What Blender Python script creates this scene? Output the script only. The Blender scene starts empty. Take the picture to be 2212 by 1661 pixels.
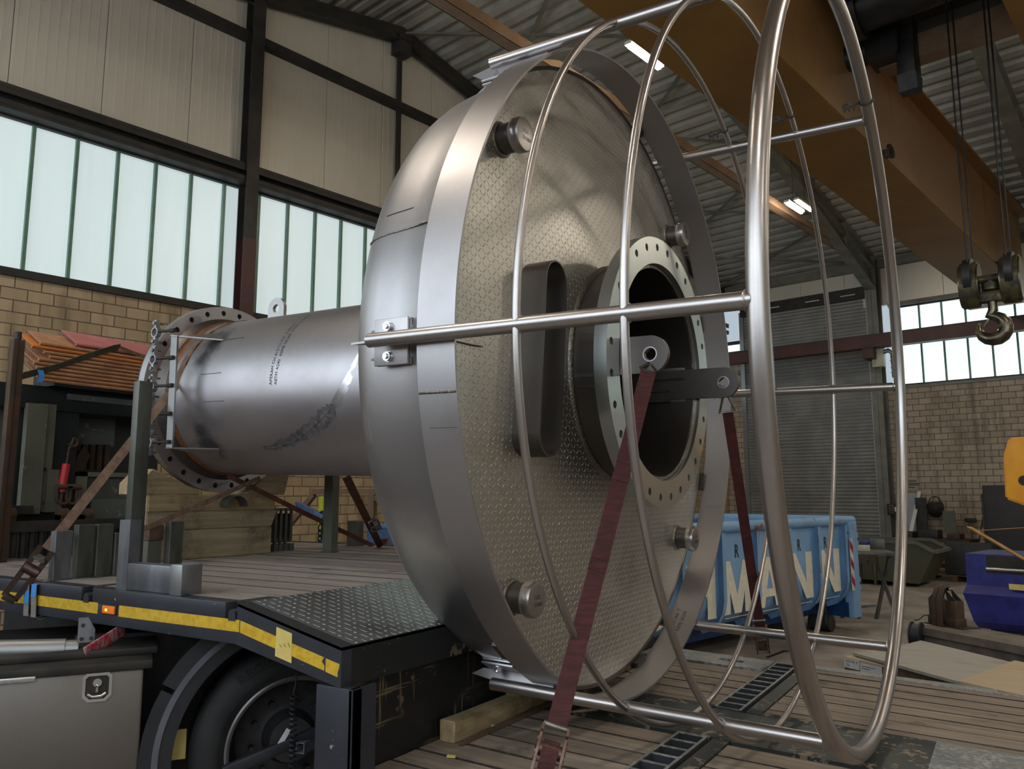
import bpy, bmesh, math, random
from mathutils import Vector, Matrix

# ------------------------------------------------------------------ camera, sky, exposure
scene = bpy.context.scene
PW, PH, FPX = 2212.0, 1661.0, 1719.45
RIGHT = Vector((0.847963, 0.530054, -0.000814))
UP = Vector((0.0731275, -0.1154652, 0.9906160))
FWD = Vector((-0.524986, 0.840066, 0.136672))
CAM = Vector((0.0, 0.0, 1.52))
cam_data = bpy.data.cameras.new('camera')
cam_data.sensor_fit = 'HORIZONTAL'
cam_data.sensor_width = 36.0
cam_data.lens = FPX / PW * 36.0
cam_data.clip_start = 0.05
cam_data.clip_end = 200
cam = bpy.data.objects.new('camera', cam_data)
scene.collection.objects.link(cam)
m = Matrix((RIGHT, UP, -FWD)).transposed().to_4x4()
m.translation = CAM
cam.matrix_world = m
scene.camera = cam

world = bpy.data.worlds.new('sky')
scene.world = world
world.use_nodes = True
wn = world.node_tree
bgn = wn.nodes['Background']
bgn.inputs[0].default_value = (0.75, 0.88, 1.0, 1)
bgn.inputs[1].default_value = 0.6

vs = scene.view_settings
vs.view_transform = 'Standard'
vs.look = 'None'
vs.gamma = 1.0
vs.use_curve_mapping = False
vs.exposure = 0.0

LAMP_STRENGTH = 230.0       # fluorescent tubes
PANE_SHADE = 0.56           # left glazing (north side)
PANE_BACK = 1.15            # glazing in the far wall
PANE_SUN = 3.6              # glazing behind the camera

PANE_GABLE_FILL = 3.2            # unseen gable glazing on the right, added to brighten the tear plate

# ------------------------------------------------------------------ helpers
PI = math.pi
COL = scene.collection
rnd = random.Random(7)

def lin(r, g, b):
    f = lambda c: (c / 12.92 if c <= 0.04045 else ((c + 0.055) / 1.055) ** 2.4)
    return (f(r / 255), f(g / 255), f(b / 255))

def V(*a):
    return Vector(a)

def ray(px, py):
    return RIGHT * (px - PW / 2) - UP * (py - PH / 2) + FWD * FPX

# hall axes: U along the far wall, N into the depth along the side wall
UD = V(math.cos(math.radians(-10)), math.sin(math.radians(-10)), 0)
ND = V(-UD.y, UD.x, 0)

def hall(u, n, z):
    return UD * u + ND * n + V(0, 0, z)

def at_plane(px, py, normal, value):
    d = ray(px, py)
    return CAM + d * ((value - CAM.dot(normal)) / d.dot(normal))

def at_x(px, py, x): return at_plane(px, py, V(1, 0, 0), x)
def at_y(px, py, y): return at_plane(px, py, V(0, 1, 0), y)
def at_z(px, py, z): return at_plane(px, py, V(0, 0, 1), z)
def at_n(px, py, n): return at_plane(px, py, ND, n)
def at_u(px, py, u): return at_plane(px, py, UD, u)

DECK_S = -0.025
def deck_z(x): return 0.50 + DECK_S * (x + 0.52)
def at_deck(px, py):
    d = ray(px, py)
    t = (0.50 - DECK_S * (-0.52) * 1.0 - CAM.z) / (d.z - DECK_S * d.x)
    t = (0.50 + DECK_S * 0.52 - CAM.z) / (d.z - DECK_S * d.x)
    return CAM + d * t
UPZ = 1.11                  # upper deck

class MB:
    def __init__(self):
        self.bm = bmesh.new()
    def _add(self, pts, faces):
        vs_ = [self.bm.verts.new(p) for p in pts]
        for f in faces:
            try:
                self.bm.faces.new([vs_[i] for i in f])
            except ValueError:
                pass
        return vs_
    def obox(self, c, ax, ay, az, bev=0.0):
        c = Vector(c); ax = Vector(ax); ay = Vector(ay); az = Vector(az)
        if ax.cross(ay).dot(az) < 0: az = -az
        if bev <= 0:
            pts = [c + ax * i + ay * j + az * k for i in (-1, 1) for j in (-1, 1) for k in (-1, 1)]
            self._add(pts, [(0, 1, 3, 2), (4, 6, 7, 5), (0, 4, 5, 1), (2, 3, 7, 6), (0, 2, 6, 4), (1, 5, 7, 3)])
            return self
        b2 = bmesh.new()
        bmesh.ops.create_cube(b2, size=2)
        mt = Matrix((ax, ay, az)).transposed().to_4x4(); mt.translation = c
        bmesh.ops.transform(b2, matrix=mt, verts=b2.verts)
        bmesh.ops.bevel(b2, geom=list(b2.edges), offset=bev, segments=2, affect='EDGES', profile=0.5)
        self.merge(b2)
        return self
    def merge(self, b2):
        mp = {}
        for v in b2.verts: mp[v] = self.bm.verts.new(v.co)
        for f in b2.faces:
            try: self.bm.faces.new([mp[v] for v in f.verts])
            except ValueError: pass
        b2.free()
    def box(self, x0, x1, y0, y1, z0, z1, bev=0.0):
        return self.obox(((x0 + x1) / 2, (y0 + y1) / 2, (z0 + z1) / 2), ((x1 - x0) / 2, 0, 0), (0, (y1 - y0) / 2, 0), (0, 0, (z1 - z0) / 2), bev)
    def bar(self, p, q, w, h, up=(0, 0, 1), bev=0.0, roll=0.0):
        p = Vector(p); q = Vector(q); d = q - p
        t = d.normalized(); u = Vector(up)
        s = t.cross(u)
        if s.length < 1e-4: s = t.cross(V(1, 0, 0))
        s.normalize(); u = s.cross(t).normalized()
        if roll:
            rm = Matrix.Rotation(roll, 3, t); s = rm @ s; u = rm @ u
        return self.obox((p + q) / 2, d / 2, s * w / 2, u * h / 2, bev)
    def cyl(self, p, q, r, n=24, r2=None, caps=True):
        p = Vector(p); q = Vector(q); t = (q - p).normalized()
        a = t.orthogonal().normalized(); b = t.cross(a)
        r2 = r if r2 is None else r2
        pts = []
        for c, rr in ((p, r), (q, r2)):
            pts += [c + (a * math.cos(2 * PI * i / n) + b * math.sin(2 * PI * i / n)) * rr for i in range(n)]
        fs = [(i, (i + 1) % n, n + (i + 1) % n, n + i) for i in range(n)]
        if caps: fs += [tuple(range(n - 1, -1, -1)), tuple(range(n, 2 * n))]
        self._add(pts, fs)
        return self
    def tube(self, path, r, n=12, closed=False, caps=True):
        path = [Vector(p) for p in path]; N = len(path)
        rs = r if isinstance(r, (list, tuple)) else [r] * N
        pts = []; prev = None
        for i, p in enumerate(path):
            if closed: t = path[(i + 1) % N] - path[i - 1]
            else: t = path[min(i + 1, N - 1)] - path[max(i - 1, 0)]
            t.normalize()
            if prev is None: a = t.orthogonal().normalized()
            else:
                a = prev - t * prev.dot(t)
                a = a.normalized() if a.length > 1e-6 else t.orthogonal().normalized()
            prev = a; b = t.cross(a)
            pts += [p + (a * math.cos(2 * PI * k / n) + b * math.sin(2 * PI * k / n)) * rs[i] for k in range(n)]
        fs = []
        if closed:
            # match the seam by the nearest vertex
            best = min(range(n), key=lambda s: (pts[(N - 1) * n] - pts[s]).length)
        for i in range(N if closed else N - 1):
            j = (i + 1) % N; off = best if (closed and j == 0) else 0
            for k in range(n):
                fs.append((i * n + k, i * n + (k + 1) % n, j * n + (k + 1 + off) % n, j * n + (k + off) % n))
        if caps and not closed:
            fs += [tuple(range(n - 1, -1, -1)), tuple((N - 1) * n + k for k in range(n))]
        self._add(pts, fs)
        return self
    def lathe(self, prof, n=96, closed=False):
        # profile of (x, r) turned about the local X axis
        M = len(prof); pts = []
        for i in range(n):
            a = 2 * PI * i / n
            pts += [V(x, r * math.cos(a), r * math.sin(a)) for x, r in prof]
        fs = []
        for i in range(n):
            j = (i + 1) % n
            for k in range(M if closed else M - 1):
                l = (k + 1) % M
                fs.append((i * M + k, i * M + l, j * M + l, j * M + k))
        self._add(pts, fs)
        return self
    def prism(self, poly, o, a, b, n, th):
        # 2-D polygon in the frame o + x*a + y*b, given the thickness th along n
        o = Vector(o); a = Vector(a); b = Vector(b); n = Vector(n)
        P0 = [o + a * x + b * y for x, y in poly]
        P1 = [p + n * th for p in P0]; N = len(poly)
        self._add(P0 + P1, [tuple(range(N - 1, -1, -1)), tuple(range(N, 2 * N))] + [(i, (i + 1) % N, N + (i + 1) % N, N + i) for i in range(N)])
        return self
    def holed(self, outer, hole, o, a, b, n, th):
        # prism with one hole: outer and hole lists have the same length
        o = Vector(o); a = Vector(a); b = Vector(b); n = Vector(n); N = len(outer)
        f = lambda L, d: [o + a * x + b * y + n * d for x, y in L]
        pts = f(outer, 0) + f(hole, 0) + f(outer, th) + f(hole, th)
        fs = []
        for i in range(N):
            j = (i + 1) % N
            fs += [(i, N + i, N + j, j), (2 * N + i, 2 * N + j, 3 * N + j, 3 * N + i), (i, j, 2 * N + j, 2 * N + i), (N + i, 3 * N + i, 3 * N + j, N + j)]
        self._add(pts, fs)
        return self
    def quad(self, *p):
        self._add([Vector(x) for x in p], [tuple(range(len(p)))])
        return self
    def strip(self, path, wv, th):
        # flat strap: path of points, width vector (or list), thickness
        path = [Vector(p) for p in path]; N = len(path); pts = []
        for i, p in enumerate(path):
            t = (path[min(i + 1, N - 1)] - path[max(i - 1, 0)]).normalized()
            w = Vector(wv[i] if isinstance(wv, list) else wv)
            nn = t.cross(w).normalized() * th / 2
            pts += [p - w / 2 - nn, p + w / 2 - nn, p + w / 2 + nn, p - w / 2 + nn]
        fs = []
        for i in range(N - 1):
            for k in range(4):
                fs.append((i * 4 + k, i * 4 + (k + 1) % 4, (i + 1) * 4 + (k + 1) % 4, (i + 1) * 4 + k))
        fs += [(3, 2, 1, 0), tuple((N - 1) * 4 + k for k in range(4))]
        self._add(pts, fs)
        return self
    def build(self, name, mat, parent=None, smooth=True, angle=38, weld=0.0):
        bm = self.bm
        if weld: bmesh.ops.remove_doubles(bm, verts=bm.verts, dist=weld)
        bmesh.ops.recalc_face_normals(bm, faces=bm.faces)
        if smooth:
            for f in bm.faces: f.smooth = True
            lim = math.radians(angle)
            for e in bm.edges:
                if len(e.link_faces) == 2:
                    if e.calc_face_angle(0) > lim: e.smooth = False
                else: e.smooth = False
        me = bpy.data.meshes.new(name)
        bm.to_mesh(me); bm.free()
        if mat: me.materials.append(mat)
        o = bpy.data.objects.new(name, me)
        COL.objects.link(o)
        if parent: o.parent = parent
        return o

def tag(o, label=None, cat=None, group=None, kind=None):
    if label: o['label'] = label
    if cat: o['category'] = cat
    if group: o['group'] = group
    if kind: o['kind'] = kind
    return o

def empty(name, loc=(0, 0, 0), rot=(0, 0, 0)):
    o = bpy.data.objects.new(name, None)
    o.empty_display_size = 0.2
    COL.objects.link(o); o.location = loc; o.rotation_euler = rot
    return o

def kids(o): return [c for c in bpy.data.objects if c.parent == o]

def copy_tree(o, parent=None):
    ch = kids(o)
    c = o.copy(); COL.objects.link(c)
    if parent: c.parent = parent
    for k in ch: copy_tree(k, c)
    return c

def text_mesh(s, size, bold=0.0):
    cu = bpy.data.curves.new('lettering', 'FONT')
    cu.body = s; cu.size = size; cu.offset = bold
    cu.resolution_u = 2
    to = bpy.data.objects.new('lettering', cu)
    COL.objects.link(to)
    bpy.context.view_layer.update()
    me = bpy.data.meshes.new_from_object(to)
    bpy.data.objects.remove(to); bpy.data.curves.remove(cu)
    return me

def text_on(s, size, fn, mat, parent, name='lettering', bold=0.0, cuts=0):
    # lay text through fn(x, y) -> point
    me = text_mesh(s, size, bold)
    bm = bmesh.new(); bm.from_mesh(me)
    for v in bm.verts: v.co = fn(v.co.x, v.co.y)
    bm.to_mesh(me); bm.free()
    me.materials.clear(); me.materials.append(mat); me.name = name
    o = bpy.data.objects.new(name, me); COL.objects.link(o)
    if parent: o.parent = parent
    return o

# ------------------------------------------------------------------ materials
class NT:
    def __init__(self, name):
        self.mat = bpy.data.materials.new(name); self.mat.use_nodes = True
        self.t = self.mat.node_tree; self.b = self.t.nodes['Principled BSDF']
        self.out = self.t.nodes['Material Output']
    def n(self, typ, **kw):
        nd = self.t.nodes.new(typ)
        for k, v in kw.items(): setattr(nd, k, v)
        return nd
    def link(self, a, b): self.t.links.new(a, b)
    def put(self, sock, v):
        if isinstance(v, bpy.types.NodeSocket): self.link(v, sock)
        elif isinstance(v, (tuple, list)) and sock.type == 'RGBA': sock.default_value = (*v[:3], 1)
        else: sock.default_value = v
    def math(self, op, a, b=0.0, c=0.0, clamp=False):
        nd = self.n('ShaderNodeMath', operation=op, use_clamp=clamp)
        self.put(nd.inputs[0], a); self.put(nd.inputs[1], b); self.put(nd.inputs[2], c)
        return nd.outputs[0]
    def mix(self, f, a, b, blend='MIX'):
        nd = self.n('ShaderNodeMix', data_type='RGBA', blend_type=blend)
        self.put(nd.inputs['Factor'], f); self.put(nd.inputs[6], a); self.put(nd.inputs[7], b)
        return nd.outputs[2]
    def coord(self, kind='Object', scale=(1, 1, 1), loc=(0, 0, 0), rot=(0, 0, 0)):
        tc = self.n('ShaderNodeTexCoord'); mp = self.n('ShaderNodeMapping')
        mp.inputs['Scale'].default_value = scale; mp.inputs['Location'].default_value = loc; mp.inputs['Rotation'].default_value = rot
        self.link(tc.outputs[kind], mp.inputs[0])
        return mp.outputs[0]
    def noise(self, vec, scale, detail=3.0, rough=0.55):
        nd = self.n('ShaderNodeTexNoise')
        self.link(vec, nd.inputs['Vector']); nd.inputs['Scale'].default_value = scale
        nd.inputs['Detail'].default_value = detail; nd.inputs['Roughness'].default_value = rough
        return nd.outputs[0]
    def ramp(self, f, stops):
        nd = self.n('ShaderNodeValToRGB'); cr = nd.color_ramp
        while len(cr.elements) < len(stops): cr.elements.new(0.5)
        for e, (p, c) in zip(cr.elements, stops):
            e.position = p; e.color = (*c[:3], 1) if isinstance(c, (tuple, list)) else (c, c, c, 1)
        self.put(nd.inputs[0], f)
        return nd.outputs[0]
    def step(self, f, lo, hi):
        nd = self.n('ShaderNodeMapRange', interpolation_type='SMOOTHSTEP')
        self.put(nd.inputs[0], f); nd.inputs[1].default_value = lo; nd.inputs[2].default_value = hi
        return nd.outputs[0]
    def bump(self, h, strength=0.5, dist=0.01):
        nd = self.n('ShaderNodeBump'); nd.inputs['Strength'].default_value = strength; nd.inputs['Distance'].default_value = dist
        self.link(h, nd.inputs['Height']); self.link(nd.outputs[0], self.b.inputs['Normal'])
    def set(self, **kw):
        for k, v in kw.items(): self.put(self.b.inputs[k], v)
        return self.mat

def M(name, c1, c2=None, rough=0.6, metal=0.0, scale=6.0, stretch=(1, 1, 1), bump=0.0, bscale=60.0, lo=0.35, hi=0.65, r2=None, spec=None):
    n = NT(name); co = n.coord('Object', stretch)
    if c2 is None: c2 = tuple(x * 0.72 for x in c1)
    f = n.step(n.noise(co, scale, 4.0, 0.6), lo, hi)
    n.set(**{'Base Color': n.mix(f, c1, c2), 'Metallic': metal, 'Roughness': rough})
    if r2 is not None:
        n.set(Roughness=n.math('ADD', n.math('MULTIPLY', f, r2 - rough), rough))
    if spec is not None: n.set(**{'Specular IOR Level': spec})
    if bump: n.bump(n.noise(co, bscale, 3.0), bump, 0.004)
    return n.mat

def chipped(name, paint, chip, rough=0.45, metal=0.0, amount=0.62, scale=9.0, edge=0.03, chip_metal=0.0):
    # painted steel with hard-edged chips and dirt
    n = NT(name); co = n.coord('Object')
    a = n.noise(co, scale, 8.0, 0.72); b = n.noise(co, scale * 0.25, 3.0)
    f = n.step(n.math('ADD', n.math('MULTIPLY', a, 0.75), n.math('MULTIPLY', b, 0.35)), amount, amount + edge)
    d = n.mix(n.step(b, 0.35, 0.75), paint, tuple(x * 0.7 for x in paint))
    n.set(**{'Base Color': n.mix(f, d, chip), 'Roughness': n.math('ADD', n.math('MULTIPLY', f, 0.25), rough), 'Metallic': metal})
    n.bump(f, 0.25, -0.001)
    return n.mat

def steel_mat(name, c=(0.53, 0.515, 0.52), rough=0.36, stains=0.5, brush=(1, 1, 1), dark=(0.33, 0.31, 0.30), streak=0.0, soot_and_reflection=()):
    n = NT(name); co = n.coord('Object')
    big = n.noise(co, 2.3, 5.0, 0.6); fine = n.noise(n.coord('Object', brush), 34.0, 4.0, 0.6)
    base = n.mix(n.math('MULTIPLY', n.step(big, 0.45, 0.78), stains), c, dark)
    base = n.mix(n.math('MULTIPLY', n.step(fine, 0.5, 0.8), 0.25), base, tuple(x * 1.15 for x in c))
    if streak:
        sn = n.noise(n.coord('Object', (16, 16, 1.3)), 1.0, 5.0, 0.6); zone = n.noise(co, 1.6, 2.0)
        k = n.math('MULTIPLY', n.step(sn, 0.56, 0.66), n.step(zone, 0.45, 0.6))
        base = n.mix(n.math('MULTIPLY', k, streak), base, tuple(min(1, x * 1.35) for x in c))
    rgh = n.math('ADD', n.math('MULTIPLY', big, 0.22), rough - 0.11)
    for (cx, cy, cz, r0, r1) in soot_and_reflection:
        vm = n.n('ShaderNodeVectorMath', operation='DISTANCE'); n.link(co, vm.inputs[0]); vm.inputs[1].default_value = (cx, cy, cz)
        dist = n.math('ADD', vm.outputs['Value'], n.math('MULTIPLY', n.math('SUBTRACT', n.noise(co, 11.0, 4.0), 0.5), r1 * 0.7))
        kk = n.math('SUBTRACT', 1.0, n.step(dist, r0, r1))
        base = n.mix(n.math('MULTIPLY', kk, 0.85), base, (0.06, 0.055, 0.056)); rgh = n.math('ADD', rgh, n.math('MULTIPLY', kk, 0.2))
    n.set(**{'Base Color': base, 'Metallic': 1.0, 'Roughness': rgh})
    n.bump(fine, 0.06, 0.002)
    return n.mat

def tread_mat(name, c, rough, pitch, kind, metal=1.0, ia=1, ib=2, dirt=(0.25, 0.24, 0.22)):
    n = NT(name); tc = n.n('ShaderNodeTexCoord'); sp = n.n('ShaderNodeSeparateXYZ')
    n.link(tc.outputs['Object'], sp.inputs[0])
    u = n.math('DIVIDE', sp.outputs[ia], pitch); v = n.math('DIVIDE', sp.outputs[ib], pitch)
    fu = n.math('FLOOR', u); fv = n.math('FLOOR', v)
    par = n.math('FLOORED_MODULO', n.math('ADD', fu, fv), 2.0)
    lu = n.math('SUBTRACT', n.math('SUBTRACT', u, fu), 0.5); lv = n.math('SUBTRACT', n.math('SUBTRACT', v, fv), 0.5)
    if kind == 'lens':
        a = n.math('MULTIPLY', n.math('ADD', lu, lv), 0.7071); b = n.math('MULTIPLY', n.math('SUBTRACT', lu, lv), 0.7071)
        A = n.math('ADD', n.math('MULTIPLY', a, par), n.math('MULTIPLY', b, n.math('SUBTRACT', 1.0, par)))
        B = n.math('ADD', n.math('MULTIPLY', b, par), n.math('MULTIPLY', a, n.math('SUBTRACT', 1.0, par)))
        d = n.math('ADD', n.math('POWER', n.math('ABSOLUTE', n.math('DIVIDE', A, 0.46)), 2.0), n.math('POWER', n.math('ABSOLUTE', n.math('DIVIDE', B, 0.135)), 2.0))
        h = n.math('SUBTRACT', 1.0, d, clamp=True)
    else:
        d1 = n.math('ADD', n.math('POWER', n.math('ABSOLUTE', n.math('DIVIDE', lu, 0.27)), 2.0), n.math('POWER', n.math('ABSOLUTE', n.math('DIVIDE', lv, 0.27)), 2.0))
        d2 = n.math('ADD', n.math('POWER', n.math('ABSOLUTE', n.math('DIVIDE', lu, 0.13)), 2.0), n.math('POWER', n.math('ABSOLUTE', n.math('DIVIDE', lv, 0.55)), 2.0))
        d = n.math('ADD', n.math('MULTIPLY', d1, par), n.math('MULTIPLY', d2, n.math('SUBTRACT', 1.0, par)))
        h = n.math('SUBTRACT', 1.0, d, clamp=True)
    co = tc.outputs['Object']
    big = n.noise(co, 2.1, 4.0, 0.6)
    base = n.mix(n.step(big, 0.5, 0.75), c, dirt)
    base = n.mix(n.step(h, 0.2, 0.6), base, tuple(min(1, x * 1.35) for x in c))
    n.set(**{'Base Color': base, 'Metallic': metal, 'Roughness': n.math('ADD', n.math('MULTIPLY', big, 0.2), rough - 0.1)})
    n.bump(n.step(h, 0.0, 0.8), 1.0, pitch * 0.22)
    return n.mat

def wood_mat(name, c1, c2, axis=0, pitch=0.0, dark=(0.03, 0.025, 0.02), off=0.0, grain=1.0):
    n = NT(name)
    st = [14, 14, 14]; st[axis] = 0.9
    co = n.coord('Object', tuple(st)); raw = n.coord('Object')
    g = n.noise(co, 2.2 * grain, 6.0, 0.65)
    base = n.mix(n.step(g, 0.3, 0.7), c1, c2)
    if pitch:
        sp = n.n('ShaderNodeSeparateXYZ'); n.link(raw, sp.inputs[0])
        k = n.math('FLOOR', n.math('DIVIDE', n.math('ADD', sp.outputs[1], off), pitch))
        wnz = n.n('ShaderNodeTexWhiteNoise', noise_dimensions='1D'); n.link(k, wnz.inputs['W'])
        base = n.mix(n.math('MULTIPLY', wnz.outputs[0], 0.55), base, tuple(x * 0.5 for x in c2))
        fr = n.math('FRACT', n.math('DIVIDE', n.math('ADD', sp.outputs[1], off), pitch))
        ed = n.math('MULTIPLY', n.math('MINIMUM', fr, n.math('SUBTRACT', 1.0, fr)), pitch)
        ed = n.math('ADD', ed, n.math('MULTIPLY', n.math('SUBTRACT', n.noise(n.coord('Object', (3, 3, 3)), 9.0, 3.0), 0.5), 0.006))
        seam = n.math('SUBTRACT', 1.0, n.step(ed, 0.006, 0.0125))
    d = n.noise(raw, 2.6, 6.0, 0.7)
    base = n.mix(n.math('MULTIPLY', n.step(d, 0.52, 0.72), 0.75), base, dark)
    if pitch: base = n.mix(n.math('MULTIPLY', seam, 0.92), base, tuple(x * 0.4 for x in dark))
    n.set(**{'Base Color': base, 'Roughness': 0.78})
    n.bump(g, 0.25, 0.004)
    return n.mat

def emit_mat(name, c, s):
    n = NT(name)
    n.set(**{'Base Color': c, 'Emission Color': c, 'Emission Strength': s, 'Roughness': 0.4})
    return n.mat

def brick_mat(name, c1, c2, mortar, ax='x', dirt=0.5):
    # courses on a vertical wall mesh whose local X runs along the wall and local Z is up
    n = NT(name); tc = n.n('ShaderNodeTexCoord'); sp = n.n('ShaderNodeSeparateXYZ'); cb = n.n('ShaderNodeCombineXYZ')
    n.link(tc.outputs['Object'], sp.inputs[0]); n.link(sp.outputs[0], cb.inputs[0]); n.link(sp.outputs[2], cb.inputs[1])
    bt = n.n('ShaderNodeTexBrick'); n.link(cb.outputs[0], bt.inputs['Vector'])
    bt.offset = 0.5; bt.inputs['Scale'].default_value = 1.0
    bt.inputs['Brick Width'].default_value = 0.25; bt.inputs['Row Height'].default_value = 0.125
    bt.inputs['Mortar Size'].default_value = 0.0065; bt.inputs['Mortar Smooth'].default_value = 0.2; bt.inputs['Bias'].default_value = 0.0
    for i, c in ((1, c1), (2, c2), (3, mortar)): n.put(bt.inputs[i], c)
    big = n.noise(tc.outputs['Object'], 0.9, 6.0, 0.65)
    st = n.noise(n.coord('Object', (5, 5, 0.5)), 1.3, 5.0, 0.6)
    f = n.math('MULTIPLY', n.step(n.math('ADD', n.math('MULTIPLY', big, 0.5), n.math('MULTIPLY', st, 0.5)), 0.46, 0.66), dirt)
    n.set(**{'Base Color': n.mix(f, bt.outputs[0], tuple(x * 0.35 for x in c2)), 'Roughness': 0.85})
    n.bump(n.math('SUBTRACT', 1.0, bt.outputs[1]), 0.6, 0.006)
    return n.mat

MAT = {}
def mats():
    m = MAT
    m['steel'] = steel_mat('stainless_plate', (0.46, 0.445, 0.455), 0.42, 0.45, streak=.5)
    m['steel_pipe'] = steel_mat('stainless_pipe', (0.50, 0.48, 0.505), 0.42, 0.35, soot_and_reflection=((-2.62, -.40, .30, .05, .16), (-2.66, -.365, -.345, .05, .15), (-2.66, -.47, .18, .02, .10), (-2.66, -.44, -.25, .02, .10)))  # weld soot at the bracket arms, mixed with a painted dark reflection
    m['steel_band'] = steel_mat('stainless_band', (0.45, 0.435, 0.445), 0.44, 0.25)
    m['steel_tube'] = steel_mat('stainless_tube', (0.47, 0.44, 0.43), 0.34, 0.5, (1, 1, 1), (0.36, 0.31, 0.29))
    m['steel_dark'] = steel_mat('scaled_steel', (0.145, 0.130, 0.122), 0.46, 0.7, (1, 1, 1), (0.075, 0.066, 0.06))
    m['bore'] = steel_mat('scaled_bore', (0.11, 0.097, 0.088), 0.5, 0.6, (1, 1, 1), (0.06, 0.052, 0.047))
    m['flange'] = steel_mat('machined_flange', (0.56, 0.60, 0.585), 0.34, 0.25)
    m['tread'] = tread_mat('tear_plate', (0.60, 0.58, 0.535), 0.42, 0.0255, 'lens', dirt=(0.42, 0.40, 0.365))
    m['ramp_tread'] = tread_mat('ramp_tear_plate', (0.26, 0.27, 0.26), 0.34, 0.040, 'stud', 0.9, 1, 0, (0.07, 0.07, 0.068))
    m['weld'] = M('weld_bead', (0.24, 0.21, 0.185), (0.45, 0.41, 0.36), 0.36, 1.0, 90, bump=1.0, bscale=110, lo=0.45, hi=0.75)
    m['heat'] = M('heat_tint', (0.045, 0.04, 0.042), (0.09, 0.08, 0.085), 0.55, 0.6, 9)
    m['scorch'] = M('burn_smudge', (0.09, 0.08, 0.08), (0.16, 0.15, 0.155), 0.6, 0.5, 30)
    m['ground'] = M('ground_patch', (0.75, 0.75, 0.78), (0.6, 0.6, 0.63), 0.3, 1.0, 30)
    m['rust_ring'] = M('copper_toned_seam', (0.33, 0.13, 0.045), (0.22, 0.09, 0.04), 0.45, 0.6, 20)
    m['ink'] = M('stencil_ink', (0.035, 0.035, 0.04), None, 0.6)
    m['navy'] = chipped('dark_rail_paint', (0.030, 0.033, 0.044), (0.30, 0.29, 0.28), 0.42, amount=0.70, scale=26, edge=0.02)
    m['black_steel'] = chipped('black_deck_steel', (0.010, 0.011, 0.011), (0.14, 0.11, 0.07), 0.62, amount=0.64, scale=11, edge=0.03)
    n = NT('scraped_black_plate')
    def scr(sc, scale, lo, hi): return n.step(n.noise(n.coord('Object', sc), scale, 3.0, 0.6), lo, hi)
    f = n.math('MAXIMUM', scr((1, 46, 2.2), 1.0, .585, .625), scr((1, 2.2, 46), 1.0, .59, .63))
    f = n.math('MAXIMUM', f, scr((1, 1, 1), 15.0, .63, .67))
    f = n.math('MULTIPLY', f, scr((1, 1, 1), 2.2, .40, .55))
    n.set(**{'Base Color': n.mix(f, (0.011, 0.0105, 0.011), (0.17, 0.125, 0.065)), 'Roughness': 0.6})
    m['bulk'] = n.mat
    m['tape'] = M('yellow_tape', lin(212, 175, 55), lin(192, 152, 42), 0.38, 0.0, 40, bump=0.2, bscale=150)
    m['paper_tape'] = M('pale_yellow_sticker', lin(222, 200, 120), lin(205, 180, 100), 0.6)
    m['deck_wood'] = wood_mat('deck_planks', (0.38, 0.305, 0.24), (0.235, 0.18, 0.135), 0, 0.155, (0.035, 0.028, 0.024), 0.055)
    m['deck_wood_up'] = wood_mat('upper_deck_planks', (0.37, 0.315, 0.28), (0.25, 0.205, 0.175), 0, 0.19, (0.03, 0.026, 0.022), 0.082)
    m['deck_steel'] = chipped('worn_deck_steel', (0.055, 0.06, 0.056), (0.28, 0.23, 0.17), 0.5, 0.35, 0.60, 22, 0.03)
    m['deck_steel_pale'] = chipped('bare_deck_steel', (0.26, 0.275, 0.265), (0.44, 0.44, 0.42), 0.42, 0.5, 0.52, 38, 0.12)
    m['beam_wood'] = wood_mat('timber', (0.44, 0.33, 0.18), (0.29, 0.21, 0.11), 1, 0, (0.07, 0.045, 0.02))
    m['beam_wood_pale'] = wood_mat('weathered_timber', (0.39, 0.32, 0.20), (0.26, 0.205, 0.12), 1, 0, (0.07, 0.05, 0.028))
    m['beam_end'] = M('timber_end', (0.36, 0.27, 0.2), (0.25, 0.18, 0.13), 0.9, 0, 40, bump=0.4)
    m['galv'] = steel_mat('mill_steel', (0.36, 0.37, 0.38), 0.48, 0.5, (1, 1, 1), (0.2, 0.2, 0.2))
    m['stake'] = M('grimy_steel', (0.075, 0.078, 0.065), (0.13, 0.13, 0.115), 0.5, 0.55, 9, (1, 1, 0.3))
    m['dark_matt'] = M('dark_grey_paint', (0.022, 0.023, 0.027), (0.03, 0.03, 0.034), 0.75)
    m['notice'] = M('faded_notice', (0.36, 0.31, 0.24), (0.3, 0.26, 0.2), 0.7)
    m['beam_dust'] = M('dusty_steel', (0.20, 0.165, 0.14), (0.13, 0.105, 0.09), 0.65, 0.2, 6)
    m['stake_bright'] = M('rubbed_steel', (0.26, 0.27, 0.30), (0.17, 0.175, 0.19), 0.42, 0.75, 9, (1, 1, 0.3))
    m['strap_red'] = M('red_webbing', (0.085, 0.020, 0.020), (0.05, 0.011, 0.011), 0.8, 0, 16, (1, 1, 6), 0.5, 220)
    m['strap_dark'] = M('dark_red_webbing', (0.085, 0.016, 0.014), (0.05, 0.01, 0.01), 0.8, 0, 16, bump=0.4, bscale=220)
    m['strap_brown'] = M('brown_webbing', (0.23, 0.14, 0.095), (0.15, 0.085, 0.055), 0.8, 0, 16, bump=0.4, bscale=220)
    m['strap_rust'] = M('rust_red_webbing', (0.15, 0.055, 0.03), (0.09, 0.03, 0.02), 0.8, 0, 16, bump=0.4, bscale=220)
    m['strap_orange'] = M('orange_webbing', (0.45, 0.13, 0.05), (0.3, 0.08, 0.03), 0.8)
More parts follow.
